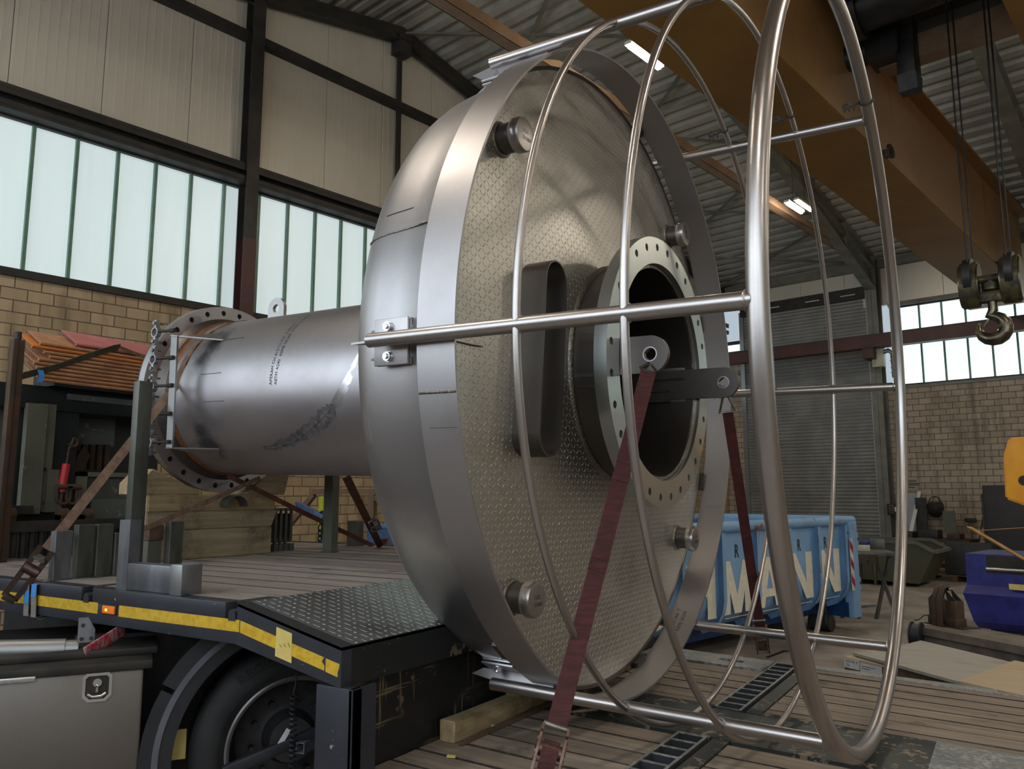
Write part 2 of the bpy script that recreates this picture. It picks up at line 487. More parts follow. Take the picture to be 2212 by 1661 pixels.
    m['strap_grey'] = M('grey_webbing', (0.25, 0.22, 0.19), (0.17, 0.145, 0.12), 0.85, bump=0.4, bscale=220)
    m['strap_green'] = M('olive_webbing', (0.10, 0.095, 0.06), (0.06, 0.058, 0.04), 0.85)
    m['label_blue'] = M('blue_label', lin(70, 145, 220), None, 0.5)
    m['ratchet'] = M('worn_ratchet', (0.12, 0.065, 0.05), (0.19, 0.13, 0.105), 0.45, 0.85, 30)
    m['ratchet_zinc'] = M('zinc_ratchet', (0.30, 0.28, 0.24), (0.16, 0.14, 0.12), 0.42, 0.8, 20)
    m['chrome'] = M('chrome', (0.75, 0.75, 0.75), (0.65, 0.65, 0.65), 0.1, 1.0)
    m['box_alu'] = steel_mat('toolbox_sheet', (0.24, 0.22, 0.205), 0.46, 0.3, (1, 1, 1), (0.17, 0.155, 0.145))
    m['rubber'] = M('tyre_rubber', (0.012, 0.012, 0.013), (0.02, 0.02, 0.021), 0.75, 0, 8, bump=0.2)
    m['rim'] = M('wheel_steel', (0.055, 0.053, 0.055), (0.035, 0.033, 0.032), 0.5, 0.3, 8)
    m['rim_edge'] = M('wheel_rim_edge', (0.22, 0.21, 0.205), (0.14, 0.13, 0.13), 0.42, 0.5, 8)
    m['plastic'] = M('black_plastic', (0.014, 0.015, 0.02), (0.02, 0.021, 0.026), 0.5, 0)
    m['plastic_grey'] = M('grey_plastic_edge', (0.14, 0.145, 0.17), (0.10, 0.105, 0.125), 0.45, 0)
    m['amber'] = emit_mat('amber_lens', lin(215, 110, 30), 0.25)
    m['amber_glow'] = emit_mat('amber_bulb', (1.0, 0.55, 0.08), 3.0)
    m['red_white'] = M('faded_red_lever', (0.42, 0.03, 0.055), (0.38, 0.25, 0.26), 0.55, 0, 22, (1, 4, 1), lo=0.42, hi=0.6)
    m['dark'] = M('dark_steel', (0.025, 0.024, 0.022), (0.045, 0.04, 0.035), 0.55, 0.3, 8)
    m['rusty'] = M('rusty_steel', (0.085, 0.045, 0.025), (0.05, 0.035, 0.026), 0.65, 0.3, 8)
    m['grey_green'] = chipped('grey_green_paint', (0.12, 0.125, 0.095), (0.22, 0.2, 0.15), 0.55, amount=0.68, scale=10)
    m['rack'] = chipped('black_green_rack', (0.012, 0.017, 0.019), (0.12, 0.12, 0.10), 0.42, amount=0.72, scale=12)
    m['rack_light'] = chipped('scuffed_rack_panel', (0.10, 0.115, 0.105), (0.26, 0.26, 0.21), 0.35, amount=0.62, scale=16, edge=0.05)
    m['copper'] = M('orange_panel', (0.44, 0.215, 0.11), (0.35, 0.165, 0.08), 0.55, 0, 10)
    m['orange'] = M('bright_orange_panel', (0.60, 0.19, 0.035), (0.5, 0.15, 0.03), 0.6)
    m['red_panel'] = M('faded_red_panel', (0.46, 0.16, 0.145), (0.40, 0.13, 0.12), 0.6, 0, 6)
    m['blue'] = chipped('blue_container_paint', lin(135, 176, 216), lin(135, 95, 70), 0.45, amount=0.665, scale=7.0, edge=0.012)
    m['blue_dark'] = M('dark_blue_post', lin(25, 65, 120), lin(20, 50, 95), 0.5)
    m['white_letter'] = M('cream_letters', lin(232, 226, 208), lin(222, 215, 196), 0.6, 0, 14)
    m['white'] = M('white_paint', (0.72, 0.70, 0.66), (0.6, 0.58, 0.54), 0.55)
    m['red'] = M('signal_red', lin(185, 35, 45), lin(160, 30, 38), 0.5)
    m['navy_blue'] = M('deep_blue_paint', lin(48, 52, 132), lin(36, 39, 108), 0.35, 0, 5)
    m['skip_green'] = chipped('olive_skip', (0.062, 0.060, 0.030), (0.15, 0.11, 0.06), 0.55, amount=0.66, scale=8)
    m['yellow'] = M('crane_yellow', lin(240, 170, 35), lin(228, 155, 28), 0.35, 0, 3)
    m['girder'] = M('girder_orange_shaded', (0.27, 0.135, 0.022), (0.215, 0.105, 0.016), 0.62, 0, 0.9)  # girder orange darkened, shade on flanges and undersides put into the colour
    n = NT('girder_side_lit'); co = n.coord('Object')
    st = n.step(n.noise(n.coord('Object', (1.6, 1.6, 0.22)), 1.5, 5.0, 0.6), 0.62, 0.74)
    bl = n.step(n.noise(co, 0.8, 4.0), 0.4, 0.7)
    n.set(**{'Base Color': n.mix(n.math('MULTIPLY', st, 0.85), n.mix(bl, (0.58, 0.35, 0.15), (0.45, 0.26, 0.10)), (0.035, 0.028, 0.02)), 'Roughness': 0.28})  # girder orange lightened, lamplight on the sides put into the colour
    n.bump(n.noise(n.coord('Object', (1, 1, 0.4)), 3.0, 2.0), 0.35, 0.03)
    m['girder_side_lit'] = n.mat
    m['crane_dark'] = M('greasy_crane_steel', (0.02, 0.02, 0.022), (0.04, 0.038, 0.036), 0.45, 0.4, 6)
    m['hook_yellow'] = chipped('greasy_hook_block', (0.10, 0.085, 0.03), (0.028, 0.024, 0.018), 0.3, 0.35, 0.5, 9, 0.12)
    m['hook_steel'] = M('greasy_hook', (0.19, 0.16, 0.11), (0.08, 0.07, 0.05), 0.28, 0.9, 12)
    m['rope'] = M('wire_rope', (0.02, 0.019, 0.018), None, 0.5, 0.5)
    m['tube_glow'] = emit_mat('lamp_tube', (1.0, 0.89, 0.74), LAMP_STRENGTH)
    m['roof'] = M('roof_deck', (0.39, 0.375, 0.33), (0.29, 0.275, 0.235), 0.55, 0.15, 1.4, lo=0.4, hi=0.65)
    m['frame_steel'] = M('grey_frame_steel', (0.20, 0.195, 0.16), (0.145, 0.14, 0.115), 0.55, 0.2, 3)
    m['brown_steel'] = M('brown_primer_steel', (0.27, 0.175, 0.105), (0.20, 0.125, 0.075), 0.5, 0.2, 3)
    m['red_primer'] = M('red_primer_steel', (0.075, 0.026, 0.022), (0.055, 0.02, 0.018), 0.55, 0.1, 3)
    m['black_frame'] = M('sooty_steel', (0.022, 0.021, 0.019), (0.038, 0.034, 0.03), 0.6, 0.2, 4)
    m['cladding'] = M('sandwich_panel', (0.67, 0.635, 0.545), (0.58, 0.55, 0.465), 0.38, 0.25, 0.5, (1, 1, 0.35), lo=0.4, hi=0.7)
    m['brick'] = brick_mat('tan_brick', (0.47, 0.35, 0.215), (0.36, 0.262, 0.155), (0.12, 0.088, 0.058), dirt=0.65)
    m['brick_far'] = brick_mat('pale_brick', (0.44, 0.36, 0.275), (0.35, 0.28, 0.205), (0.10, 0.075, 0.055), dirt=0.75)
    m['shutter'] = M('roller_shutter', (0.27, 0.265, 0.25), (0.21, 0.205, 0.195), 0.42, 0.45, 2.0)
    m['floor'] = M('hall_concrete', (0.33, 0.28, 0.235), (0.19, 0.16, 0.135), 0.6, 0, 1.6, bump=0.2, bscale=30)
    for k, s, c in (('pane', PANE_SHADE, (0.80, 0.94, 0.97)), ('pane_back', PANE_BACK, (0.80, 0.96, 0.97)), ('pane_sun', PANE_SUN, (0.80, 0.90, 1.0)), ('pane_gable_fill', PANE_GABLE_FILL, (0.90, 0.95, 1.0))):
        n = NT('frosted_glass_' + k)
        f = n.noise(n.coord('Object', (9, 9, 0.7)), 1.2, 5.0, 0.6); g = n.noise(n.coord('Object'), 26.0, 5.0, 0.75)
        k2 = n.math('ADD', 0.86, n.math('MULTIPLY', f, 0.2)); k2 = n.math('SUBTRACT', k2, n.math('MULTIPLY', n.step(g, 0.66, 0.8), 0.12))
        n.set(**{'Base Color': (0.5, 0.6, 0.58), 'Emission Color': c, 'Emission Strength': n.math('MULTIPLY', k2, s), 'Roughness': 0.35})
        m[k] = n.mat
    m['mullion'] = M('green_glass_edge', (0.13, 0.24, 0.18), (0.10, 0.19, 0.14), 0.4)
    m['ply_grey'] = wood_mat('grey_board', (0.42, 0.40, 0.35), (0.37, 0.35, 0.305), 0, 0, (0.30, 0.27, 0.21), 0, 0.5)
    m['ply_tan'] = wood_mat('tan_board', (0.55, 0.43, 0.29), (0.48, 0.37, 0.24), 0, 0, (0.4, 0.3, 0.2), 0, 0.5)
    m['paper'] = M('white_paper', (0.66, 0.67, 0.68), (0.58, 0.59, 0.6), 0.7, 0, 20)
    m['cream_box'] = M('cream_casing', (0.55, 0.52, 0.38), (0.45, 0.42, 0.3), 0.5)
    m['lime'] = M('lime_yellow', lin(205, 215, 35), lin(185, 195, 30), 0.45)
    m['tool_blue'] = M('tool_blue', lin(88, 118, 165), lin(62, 84, 122), 0.45, 0.1)
    m['brass'] = M('copper_rod', (0.65, 0.37, 0.14), (0.5, 0.27, 0.1), 0.35, 0.6)
    m['dark_wood'] = wood_mat('dark_timber', (0.15, 0.09, 0.055), (0.085, 0.05, 0.032), 1, 0, (0.03, 0.02, 0.014))
mats()
# ------------------------------------------------------------------ the hall
RZ = math.radians(-10)
def hobj(mb, name, mat, parent=None, kind='structure', rot=RZ, **kw):
    o = mb.build(name, mat, parent, **kw)
    if parent is None:
        o.rotation_euler = (0, 0, rot)
        if kind: o['kind'] = kind
    return o

def roof_z(n): return 8.79 - 0.208 * abs(n - 7.45)
N0, N1, U0, U1 = -3.2, 18.0, -9.13, 13.0
LEDGE = 5.45

# floor
b = MB(); b.box(U0 - 0.3, U1 + 0.3, N0 - 0.3, N1 + 0.3, -0.2, 0.0)
hobj(b, 'floor', MAT['floor'])

# side wall on the left (gable), built in a frame whose local X runs along it
def wall_frame(mb, name, mat, origin, rot, parent=None):
    o = mb.build(name, mat, parent, smooth=False)
    if parent is None:
        o.location = origin; o.rotation_euler = (0, 0, rot); o['kind'] = 'structure'
    return o
RL = math.radians(80)       # local X along N, local Y = -U (out of the hall)
OL = hall(U0, 0, 0)
b = MB(); b.box(N0 - .3, N1 + .3, 0.0, 0.3, 0, 3.80)
wl = wall_frame(b, 'wall_left', MAT['brick'], OL, RL)

b = MB()                    # cladding panels above the glazing, fluted
edges = [-3.2, -1.9, -0.85, 0.2, 1.25, 2.28, 3.21, 4.22, 5.19, 6.2, 7.2, 8.2, 9.25, 10.3, 11.35, 12.4, 13.5, 14.5, 15.5, 16.5, 18.0]
for a0, a1 in zip(edges[:-1], edges[1:]):
    cuts = [a0 + 0.004, a1 - 0.004]
    if a0 < 7.45 < a1: cuts = [a0 + 0.004, 7.45, a1 - 0.004]
    for c0, c1 in zip(cuts[:-1], cuts[1:]):
        b.prism([(c0, 5.6), (c1, 5.6), (c1, roof_z(c1) + .05), (c0, roof_z(c0) + .05)], (0, 0.02, 0), (1, 0, 0), (0, 0, 1), (0, 1, 0), 0.1)
    k = a0 + 0.03
    while k < a1 - 0.02:    # shallow ribs
        b.prism([(k, 5.6), (k + .012, 5.6), (k + .012, roof_z(k) - .02), (k, roof_z(k) - .02)], (0, 0.017, 0), (1, 0, 0), (0, 0, 1), (0, 1, 0), 0.005)
        k += 0.1
wc = wall_frame(b, 'wall_left_upper', MAT['cladding'], OL, RL)
b = MB(); b.prism([(N0, 5.5), (N1, 5.5), (N1, roof_z(N1)), (7.45, roof_z(7.45)), (N0, roof_z(N0))], (0, 0.13, 0), (1, 0, 0), (0, 0, 1), (0, 1, 0), 0.05)
wall_frame(b, 'wall_left_back', MAT['dark'], OL, RL)

def glazing(idx, x0, x1, z0, z1, origin, rot, pane, first, depth=0.06, frame='black_frame'):
    # strip of upright glass channels; local X along the wall
    b = MB(); b.quad((x0, depth, z0), (x1, depth, z0), (x1, depth, z1), (x0, depth, z1))
    w = wall_frame(b, 'window_%d' % idx, pane, origin, rot)
    b = MB(); k = first
    while k < x1 - 0.05:
        if k > x0 + 0.05: b.box(k - 0.017, k + 0.017, depth - 0.045, depth + 0.01, z0, z1)
        k += 0.4335
    b.build('mullion', MAT['mullion'], w, smooth=False)
    b = MB(); b.box(x0, x1, depth - 0.06, depth + 0.02, z0 - 0.05, z0 + 0.012); b.box(x0, x1, depth - 0.06, depth + 0.02, z1 - 0.03, z1 + 0.05)
    b.build('window_frame', MAT[frame], w, smooth=False)
    return w
glazing(1, -3.2, 4.93, 3.82, LEDGE, OL, RL, MAT['pane'], -3.07)
glazing(2, 5.12, 17.9, 3.82, LEDGE, OL, RL, MAT['pane'], 5.22)
b = MB(); b.box(N0, N1, -0.05, 0.28, 3.74, 3.80)
wall_frame(b, 'trim_1', MAT['black_frame'], OL, RL)
b = MB()                    # channel with flanges above the glazing
b.box(N0, N1, -0.16, 0.10, 5.44, 5.475); b.box(N0, N1, -0.05, 0.0, 5.475, 5.66); b.box(N0, N1, -0.17, 0.0, 5.655, 5.70); b.box(N0, N1, -0.165, -0.135, 5.475, 5.53)
b.box(N0, N1, -0.165, -0.14, 5.60, 5.66)
wall_frame(b, 'trim_2', MAT['black_frame'], OL, RL)
b = MB(); b.box(N0, N1, -0.11, 0.02, 7.42, 7.53)
wall_frame(b, 'trim_3', MAT['black_frame'], OL, RL)
b = MB()                    # gable rafter under the roof edge
for sgn, n0, n1 in ((1, 7.45, 18.0), (-1, N0, 7.45)):
    b.prism([(n0, roof_z(n0) - .30), (n1, roof_z(n1) - .30), (n1, roof_z(n1) - .04), (n0, roof_z(n0) - .04)], (0, -0.14, 0), (1, 0, 0), (0, 0, 1), (0, 1, 0), 0.02)
    b.prism([(n0, roof_z(n0) - .30), (n1, roof_z(n1) - .30), (n1, roof_z(n1) - .28), (n0, roof_z(n0) - .28)], (0, -0.22, 0), (1, 0, 0), (0, 0, 1), (0, 1, 0), 0.16)
b.box(7.33, 7.57, -0.22, -0.02, 8.28, 8.60)
wall_frame(b, 'trim_4', MAT['black_frame'], OL, RL)
def icolumn(name, n, z0, z1, mat, prim):
    b = MB(); f = 0.085
    for za, zb, mm, par in ((z0, z1, mat, None),):
        b.box(n - f, n + f, -0.20, -0.185, za, zb); b.box(n - f, n + f, -0.02, -0.005, za, zb); b.box(n - .006, n + .006, -0.19, -0.01, za, zb)
    c = wall_frame(b, name, mat, OL, RL)
    if prim:
        b = MB(); b.box(n - f - .002, n + f + .002, -0.203, -0.184, 0, z0); b.box(n - f, n + f, -0.02, -0.005, 0, z0); b.box(n - .008, n + .008, -0.19, -0.01, 0, z0)
        b.build('primed_base', MAT['red_primer'], c, smooth=False)
    return c
icolumn('column', 4.99, 4.72, roof_z(4.99) - 0.3, MAT['black_frame'], True)
icolumn('column', 0.2, 4.72, roof_z(0.2) - 0.3, MAT['black_frame'], True)
icolumn('column', 10.6, 4.72, roof_z(10.6) - 0.3, MAT['black_frame'], True)
icolumn('column', 15.2, 4.72, roof_z(15.2) - 0.3, MAT['black_frame'], True)
b = MB(); b.box(7.42, 7.48, -0.10, -0.04, LEDGE + .2, 8.45)
wall_frame(b, 'trim_5', MAT['black_frame'], OL, RL)

# far wall with roller door (local X along U)
OB = hall(0, N1, 0)
D0, D1, DT = -8.58, -5.70, 5.93
b = MB(); b.box(U0, D0 - .06, 0, 0.3, 0, 5.0); b.box(D1 + .06, U1, 0, 0.3, 0, 3.80)
wall_frame(b, 'wall_back', MAT['brick_far'], OB, RZ)
b = MB()
k = U0
while k < U1:
    k2 = min(k + 1.0, U1); z0 = 5.60 if k > -5.8 else 6.06
    if k < -5.8 < k2:
        b.box(k + .004, -5.75, 0.02, 0.12, 6.06, 6.75); b.box(-5.75, k2 - .004, 0.02, 0.12, 5.60, 6.75)
    else: b.box(k + .004, k2 - .004, 0.02, 0.12, z0, 6.75)
    k = k2
wall_frame(b, 'wall_back_upper', MAT['cladding'], OB, RZ)
glazing(3, -5.22, 12.5, 3.82, 5.52, OB, RZ, MAT['pane_back'], -5.065)
glazing(4, -9.05, -8.64, 4.45, 5.2, OB, RZ, MAT['pane_back'], 20)
b = MB(); b.box(-5.22, U1, -0.07, 0.1, 5.52, 5.61); b.box(-5.22, U1, -0.03, 0.1, 3.74, 3.80); b.box(U0, U1, -0.10, 0.06, 6.42, 6.60)
wall_frame(b, 'trim_6', MAT['frame_steel'], OB, RZ)
b = MB()
z = 0.0; prof = []
while z < DT - 0.08:
    for t in range(4): prof.append((0.05 - 0.016 * math.sin(PI * t / 4), z + 0.078 * t / 4))
    z += 0.078
pts = []
for y, zz in prof: pts += [V(D0, y, zz), V(D1, y, zz)]
b._add(pts, [(2 * i, 2 * i + 1, 2 * i + 3, 2 * i + 2) for i in range(len(prof) - 1)])
door = wall_frame(b, 'door_1', MAT['shutter'], OB, RZ)
for f in door.data.polygons: f.use_smooth = True
b = MB(); b.box(D0 - .05, D1 + .02, -0.06, 0.12, DT - .12, DT + .14)
b.build('shutter_housing', MAT['dark'], door, smooth=False)
b = MB()
for k in (-7.95, -7.0, -6.2): b.box(k, k + .32, -0.075, -0.062, DT - .02 , DT + .0)  # three short white strips on the shutter housing
b.build('white_strip', MAT['white'], door, smooth=False)
b = MB(); b.box(D0 - .10, D0, -0.03, 0.1, 0, DT); b.box(D1 + 0.02, D1 + .07, -0.05, 0.1, 0, DT + .15)
b.build('guide_rail', MAT['galv'], door, smooth=False)

# camera-side wall and right-hand gable, never in view but part of the room
OF = hall(0, N0, 0)
b = MB(); b.box(U0, U1, -0.3, 0.0, 0, 2.2); b.box(U0, U1, -0.3, 0.0, 5.9, 6.75)
wall_frame(b, 'wall_front', MAT['brick'], OF, RZ)
glazing(5, U0 + .2, U1, 2.2, 5.9, OF, RZ, MAT['pane_sun'], U0 + .4, depth=-0.06)
OR_ = hall(U1, 0, 0)
b = MB(); b.prism([(N0, 0), (N1, 0), (N1, roof_z(N1)), (7.45, roof_z(7.45)), (N0, roof_z(N0))], (0, -0.3, 0), (1, 0, 0), (0, 0, 1), (0, 1, 0), 0.3)
wall_frame(b, 'wall_right', MAT['cladding'], OR_, RL)

glazing(6, N0 + 1.0, N1 - 1.0, 2.6, 5.6, OR_, RL, MAT['pane_gable_fill'], N0 + 1.4, depth=-0.31)  # added light source, this glazing is never seen

# trapezoid roof deck, ribs running from frame to frame
def deck(n0, n1):
    b = MB(); pts = []; s = n0; P = 0.27; d = 0.085
    sg = 1 if n1 > n0 else -1
    L = abs(n1 - n0); k = 0.0; prof = []
    while k < L:
        for o, h in ((0, 0), (0.115, 0), (0.145, d), (0.24, d)):
            prof.append((n0 + sg * (k + o), h))
        k += P
    for n_, h in prof:
        pts += [V(U0 - .2, n_, roof_z(n_) + h), V(U1 + .2, n_, roof_z(n_) + h)]
    b._add(pts, [(2 * i, 2 * i + 1, 2 * i + 3, 2 * i + 2) for i in range(len(prof) - 1)])
    return b
hobj(deck(7.45, 18.2), 'ceiling', MAT['roof'], smooth=False)
hobj(deck(7.45, N0 - .2), 'ceiling', MAT['roof'], smooth=False)

# portal frames
def portal(u):
    mat = MAT['frame_steel']; fw = 0.11
    b = MB()
    for sg, nend in ((1, 17.62), (-1, N0 + .38)):
        H = lambda n: roof_z(n) - 0.03
        st = 7.45; a = 7.45 + sg * 6.0
        dep = lambda n: 0.30 if (n - a) * sg <= 0 else 0.30 + 0.44 * (abs(n - a) / abs(nend - a))
        ns = [st, a, nend]
        for p, q in zip(ns[:-1], ns[1:]):
            b.prism([(p, H(p) - dep(p)), (q, H(q) - dep(q)), (q, H(q)), (p, H(p))], (u - .006, 0, 0), (0, 1, 0), (0, 0, 1), (1, 0, 0), 0.012)
            b.prism([(p, H(p) - dep(p) - .015), (q, H(q) - dep(q) - .015), (q, H(q) - dep(q)), (p, H(p) - dep(p))], (u - fw, 0, 0), (0, 1, 0), (0, 0, 1), (1, 0, 0), 2 * fw)
            b.prism([(p, H(p) - .015), (q, H(q) - .015), (q, H(q)), (p, H(p))], (u - fw, 0, 0), (0, 1, 0), (0, 0, 1), (1, 0, 0), 2 * fw)
            b.prism([(p, H(p) - .31), (q, H(q) - .31), (q, H(q) - .30), (p, H(p) - .30)], (u - fw, 0, 0), (0, 1, 0), (0, 0, 1), (1, 0, 0), 2 * fw)
        for k in (10.2, 12.2, 14.2, 16.0):
            n_ = k if sg > 0 else 14.9 - k
            b.box(u - fw, u + fw, n_ - .006, n_ + .006, H(n_) - dep(n_), H(n_))
    o = hobj(b, 'ceiling_beam', mat, smooth=False)
    b = MB()
    for n_ in (17.62, N0 + .05):
        zt = roof_z(17.7) - 0.05
        b.box(u - fw, u + fw, n_, n_ + .016, 0, zt); b.box(u - fw, u + fw, n_ + .30, n_ + .316, 0, zt); b.box(u - .006, u + .006, n_, n_ + .31, 0, zt)
    hobj(b, 'column', mat, smooth=False)
for u in (-5.45, -2.03, 1.4, 4.8, 8.3): portal(u)
# brown tie below the second frame
b = MB(); b.box(-5.69, -5.53, N0 + .4, 17.4, 6.52, 6.53); b.box(-5.69, -5.68, N0 + .4, 17.4, 6.52, 6.66); b.box(-5.54, -5.53, N0 + .4, 17.4, 6.52, 6.66)
hobj(b, 'ceiling_tie', MAT['brown_steel'], smooth=False)
# wind bracing in the roof plane
for (ua, na), (ub, nb) in (((-9.05, 7.5), (-5.6, 9.72)), ((-5.7, 7.55), (-9.05, 9.72)), ((-9.05, 10.2), (-5.6, 12.8)), ((-5.6, 10.3), (-9.05, 12.8)),
                           ((-9.05, 13.45), (-5.6, 15.45)), ((-9.05, 15.65), (-5.6, 13.25)), ((-9.05, 15.75), (-5.6, 17.8)), ((-5.6, 15.8), (-9.05, 17.7))):
    b = MB(); b.bar((ua, na, roof_z(na) - .09), (ub, nb, roof_z(nb) - .09), 0.055, 0.035)
    hobj(b, 'ceiling_brace', MAT['frame_steel'], smooth=False)
# red crane runway along the far wall
b = MB(); RN = 17.25
b.box(U0 + .05, U1 - .1, RN - .12, RN + .12, 4.775, 4.79); b.box(U0 + .05, U1 - .1, RN - .12, RN + .12, 4.545, 4.56); b.box(U0 + .05, U1 - .1, RN - .125, RN - .105, 4.55, 4.79)
rw = hobj(b, 'crane_runway', MAT['red_primer'], kind=None, smooth=False)
tag(rw, 'long dark red runway beam running in front of the far wall and its bright window', 'beam')
b = MB(); b.box(U0 + .05, U1 - .1, RN - .03, RN + .03, 4.79, 4.84)
b.build('rail', MAT['dark'], rw, smooth=False)
for u in (-5.45, -2.03, 1.4, 4.8, 8.3):
    b = MB(); b.box(u - .1, u + .1, RN - .1, 17.63, 4.33, 4.545); b.build('corbel', MAT['red_primer'], rw, smooth=False)

# ------------------------------------------------------------------ overhead crane
cr = empty('overhead_crane', hall(-2.86, 7.0, 5.12), (0, 0, RZ))
tag(cr, 'orange overhead bridge crane with two box girders and a dark trolley between them', 'crane')
def girder(u0, u1):
    b = MB(); u0 += 2.86; u1 += 2.86; z0 = 0.0; na, nb = -9.5, 9.95
    ht = lambda n: 1.02 + 0.05 * (n - 0.3)
    b.prism([(na, .012), (nb, .012), (nb, ht(nb)), (na, ht(0) - .3)], (u0 + .055, 0, 0), (0, 1, 0), (0, 0, 1), (1, 0, 0), (u1 - u0) - .11)
    g = b.build('girder', MAT['girder_side_lit'], cr, smooth=False)
    b = MB(); b.box(u0, u1, na, nb, -0.012, 0.012)
    b.prism([(na, ht(0) - .3), (nb, ht(nb)), (nb, ht(nb) + .03), (na, ht(0) - .27)], (u0 - .06, 0, 0), (0, 1, 0), (0, 0, 1), (1, 0, 0), (u1 - u0) + .17)
    b.build('flange', MAT['girder'], g, smooth=False)
    for n_ in (3.2 - 7 + 5.62, 14.4 - 7.0):
        b = MB()
        b.holed([(math.cos(a) * .11, math.sin(a) * .075) for a in [2 * PI * i / 20 for i in range(20)]],
                [(math.cos(a) * .042, math.sin(a) * .03) for a in [2 * PI * i / 20 for i in range(20)]], (u1 + .04, n_, 0.07), (0, 1, 0), (0, 0, 1), (1, 0, 0), 0.02)
        b.box(u1 - .06, u1 + .06, n_ - .1, n_ - .02, -.01, 0.07)
        b.build('eye_plate', MAT['rusty'], g)
    return g
girder(-3.25, -2.48)
girder(-0.94, -0.17)
for n_ in (-9.55, 9.95):
    b = MB(); b.box(-.7, 3.1, n_, n_ + .45, -.02, .35); b.build('end_carriage', MAT['girder'], cr, smooth=False)
# trolley (greasy dark frame, drum, wheel and motor)
b = MB()
b.box(.45, 1.85, -.15, .10, .95, 1.2); b.box(.45, 1.85, 1.0, 1.25, .95, 1.2); b.box(.5, .68, -.2, 1.3, .9, 1.25); b.box(1.6, 1.78, -.2, 1.3, .9, 1.25)
tr = b.build('trolley', MAT['crane_dark'], cr, smooth=False)
b = MB(); b.cyl((.62, .4, .95), (1.68, .4, .95), .22, 32); b.cyl((.60, .4, .95), (.66, .4, .95), .28, 32); b.cyl((1.64, .4, .95), (1.70, .4, .95), .28, 32)
b.build('rope_drum', MAT['crane_dark'], tr)
b = MB(); b.cyl((.30, .95, .80), (.62, .95, .80), .13, 24); b.cyl((.25, .95, .80), (.32, .95, .80), .17, 24); b.box(.55, .85, .75, 1.1, .62, .95)
b.build('drive_motor', MAT['crane_dark'], tr)
b = MB(); b.box(.80, .97, .85, 1.05, .38, .98, .02); b.prism([(-.12, 0), (.12, 0), (.07, -.16), (-.07, -.16)], (.80, .95, .40), (0, 1, 0), (0, 0, 1), (1, 0, 0), .17)
b.build('guard_plate', MAT['crane_dark'], tr)
b = MB(); b.bar((.6, 1.1, .72), (1.95, 1.1, .72), .20, .24)
b.build('cross_beam', MAT['brown_steel'], tr, smooth=False)

# hook block on four ropes
HD = 6.6
hc_ = CAM + ray(2140, 606) * (HD / FPX)
hb = empty('hook_block', hc_, (0, 0, RZ)); HS = .84; hb.scale = (HS, HS, HS)
tag(hb, 'greasy yellow and black crane hook block hanging on four wire ropes by the far window', 'hook')
for s in (-1, 1):
    b = MB(); x = s * .178
    pr = [(math.cos(a) * .15 * (0.95 if math.sin(a) < 0 else 1), math.sin(a) * .235 - .02) for a in [2 * PI * i / 28 for i in range(28)]]
    b.prism(pr, (x - .075, 0, 0), (0, 1, 0), (0, 0, 1), (1, 0, 0), .15)
    c = b.build('sheave_guard', MAT['hook_yellow'], hb, angle=30)
    b = MB()
    b.prism([(p * .93, q * .93 - .002) for p, q in pr], (x + .076, 0, 0), (0, 1, 0), (0, 0, 1), (1, 0, 0), .012)
    b.prism([(p * .93, q * .93 - .002) for p, q in pr], (x - .088, 0, 0), (0, 1, 0), (0, 0, 1), (1, 0, 0), .012)
    b.build('side_plate', MAT['hook_steel'], c, angle=30)
    b = MB(); b.cyl((x - .035, 0, .06), (x + .035, 0, .06), .19, 28)
    b.build('sheave', MAT['crane_dark'], c)
    for y in (-.13, .13):
        b = MB(); b.tube([(x * .93, y, .05), (x * .93, y, (5.95 - hc_.z) / HS)], 0.0085, 8)
        b.build('rope', MAT['rope'], hb)
b = MB(); b.cyl((-.12, 0, .02), (.12, 0, .02), .042, 18); b.cyl((-.12, 0, -.16), (.12, 0, -.16), .055, 18); b.box(-.14, .14, -.06, .06, -.215, -.11, .012); b.cyl((0, 0, -.1), (0, 0, -.03), .085, 20); b.cyl((0, 0, -.04), (0, 0, 0), .05, 20)
b.build('crosshead', MAT['hook_yellow'], hb)
b = MB(); path = [(0, 0, -.2), (0, 0, -.30), (-.015, 0, -.345)]
for i in range(0, 13):
    a = math.radians(75 - i * 24); path.append((0.012 + .118 * math.cos(a), 0, -.475 + .112 * math.sin(a)))
rs = [.042, .045, .05] + [.052, .056, .06, .063, .066, .068, .068, .064, .058, .05, .04, .028, .012]
path = [(x - .03 * min(1, max(0, (-.3 - z) / .1)), y, z) for x, y, z in path]
b.tube(path, rs[:len(path)], 14)
b.build('hook', MAT['hook_steel'], hb)
b = MB(); b.bar((.0, 0, -.33), (-.085, 0, -.45), .05, .012)
b.build('safety_latch', MAT['hook_steel'], hb)

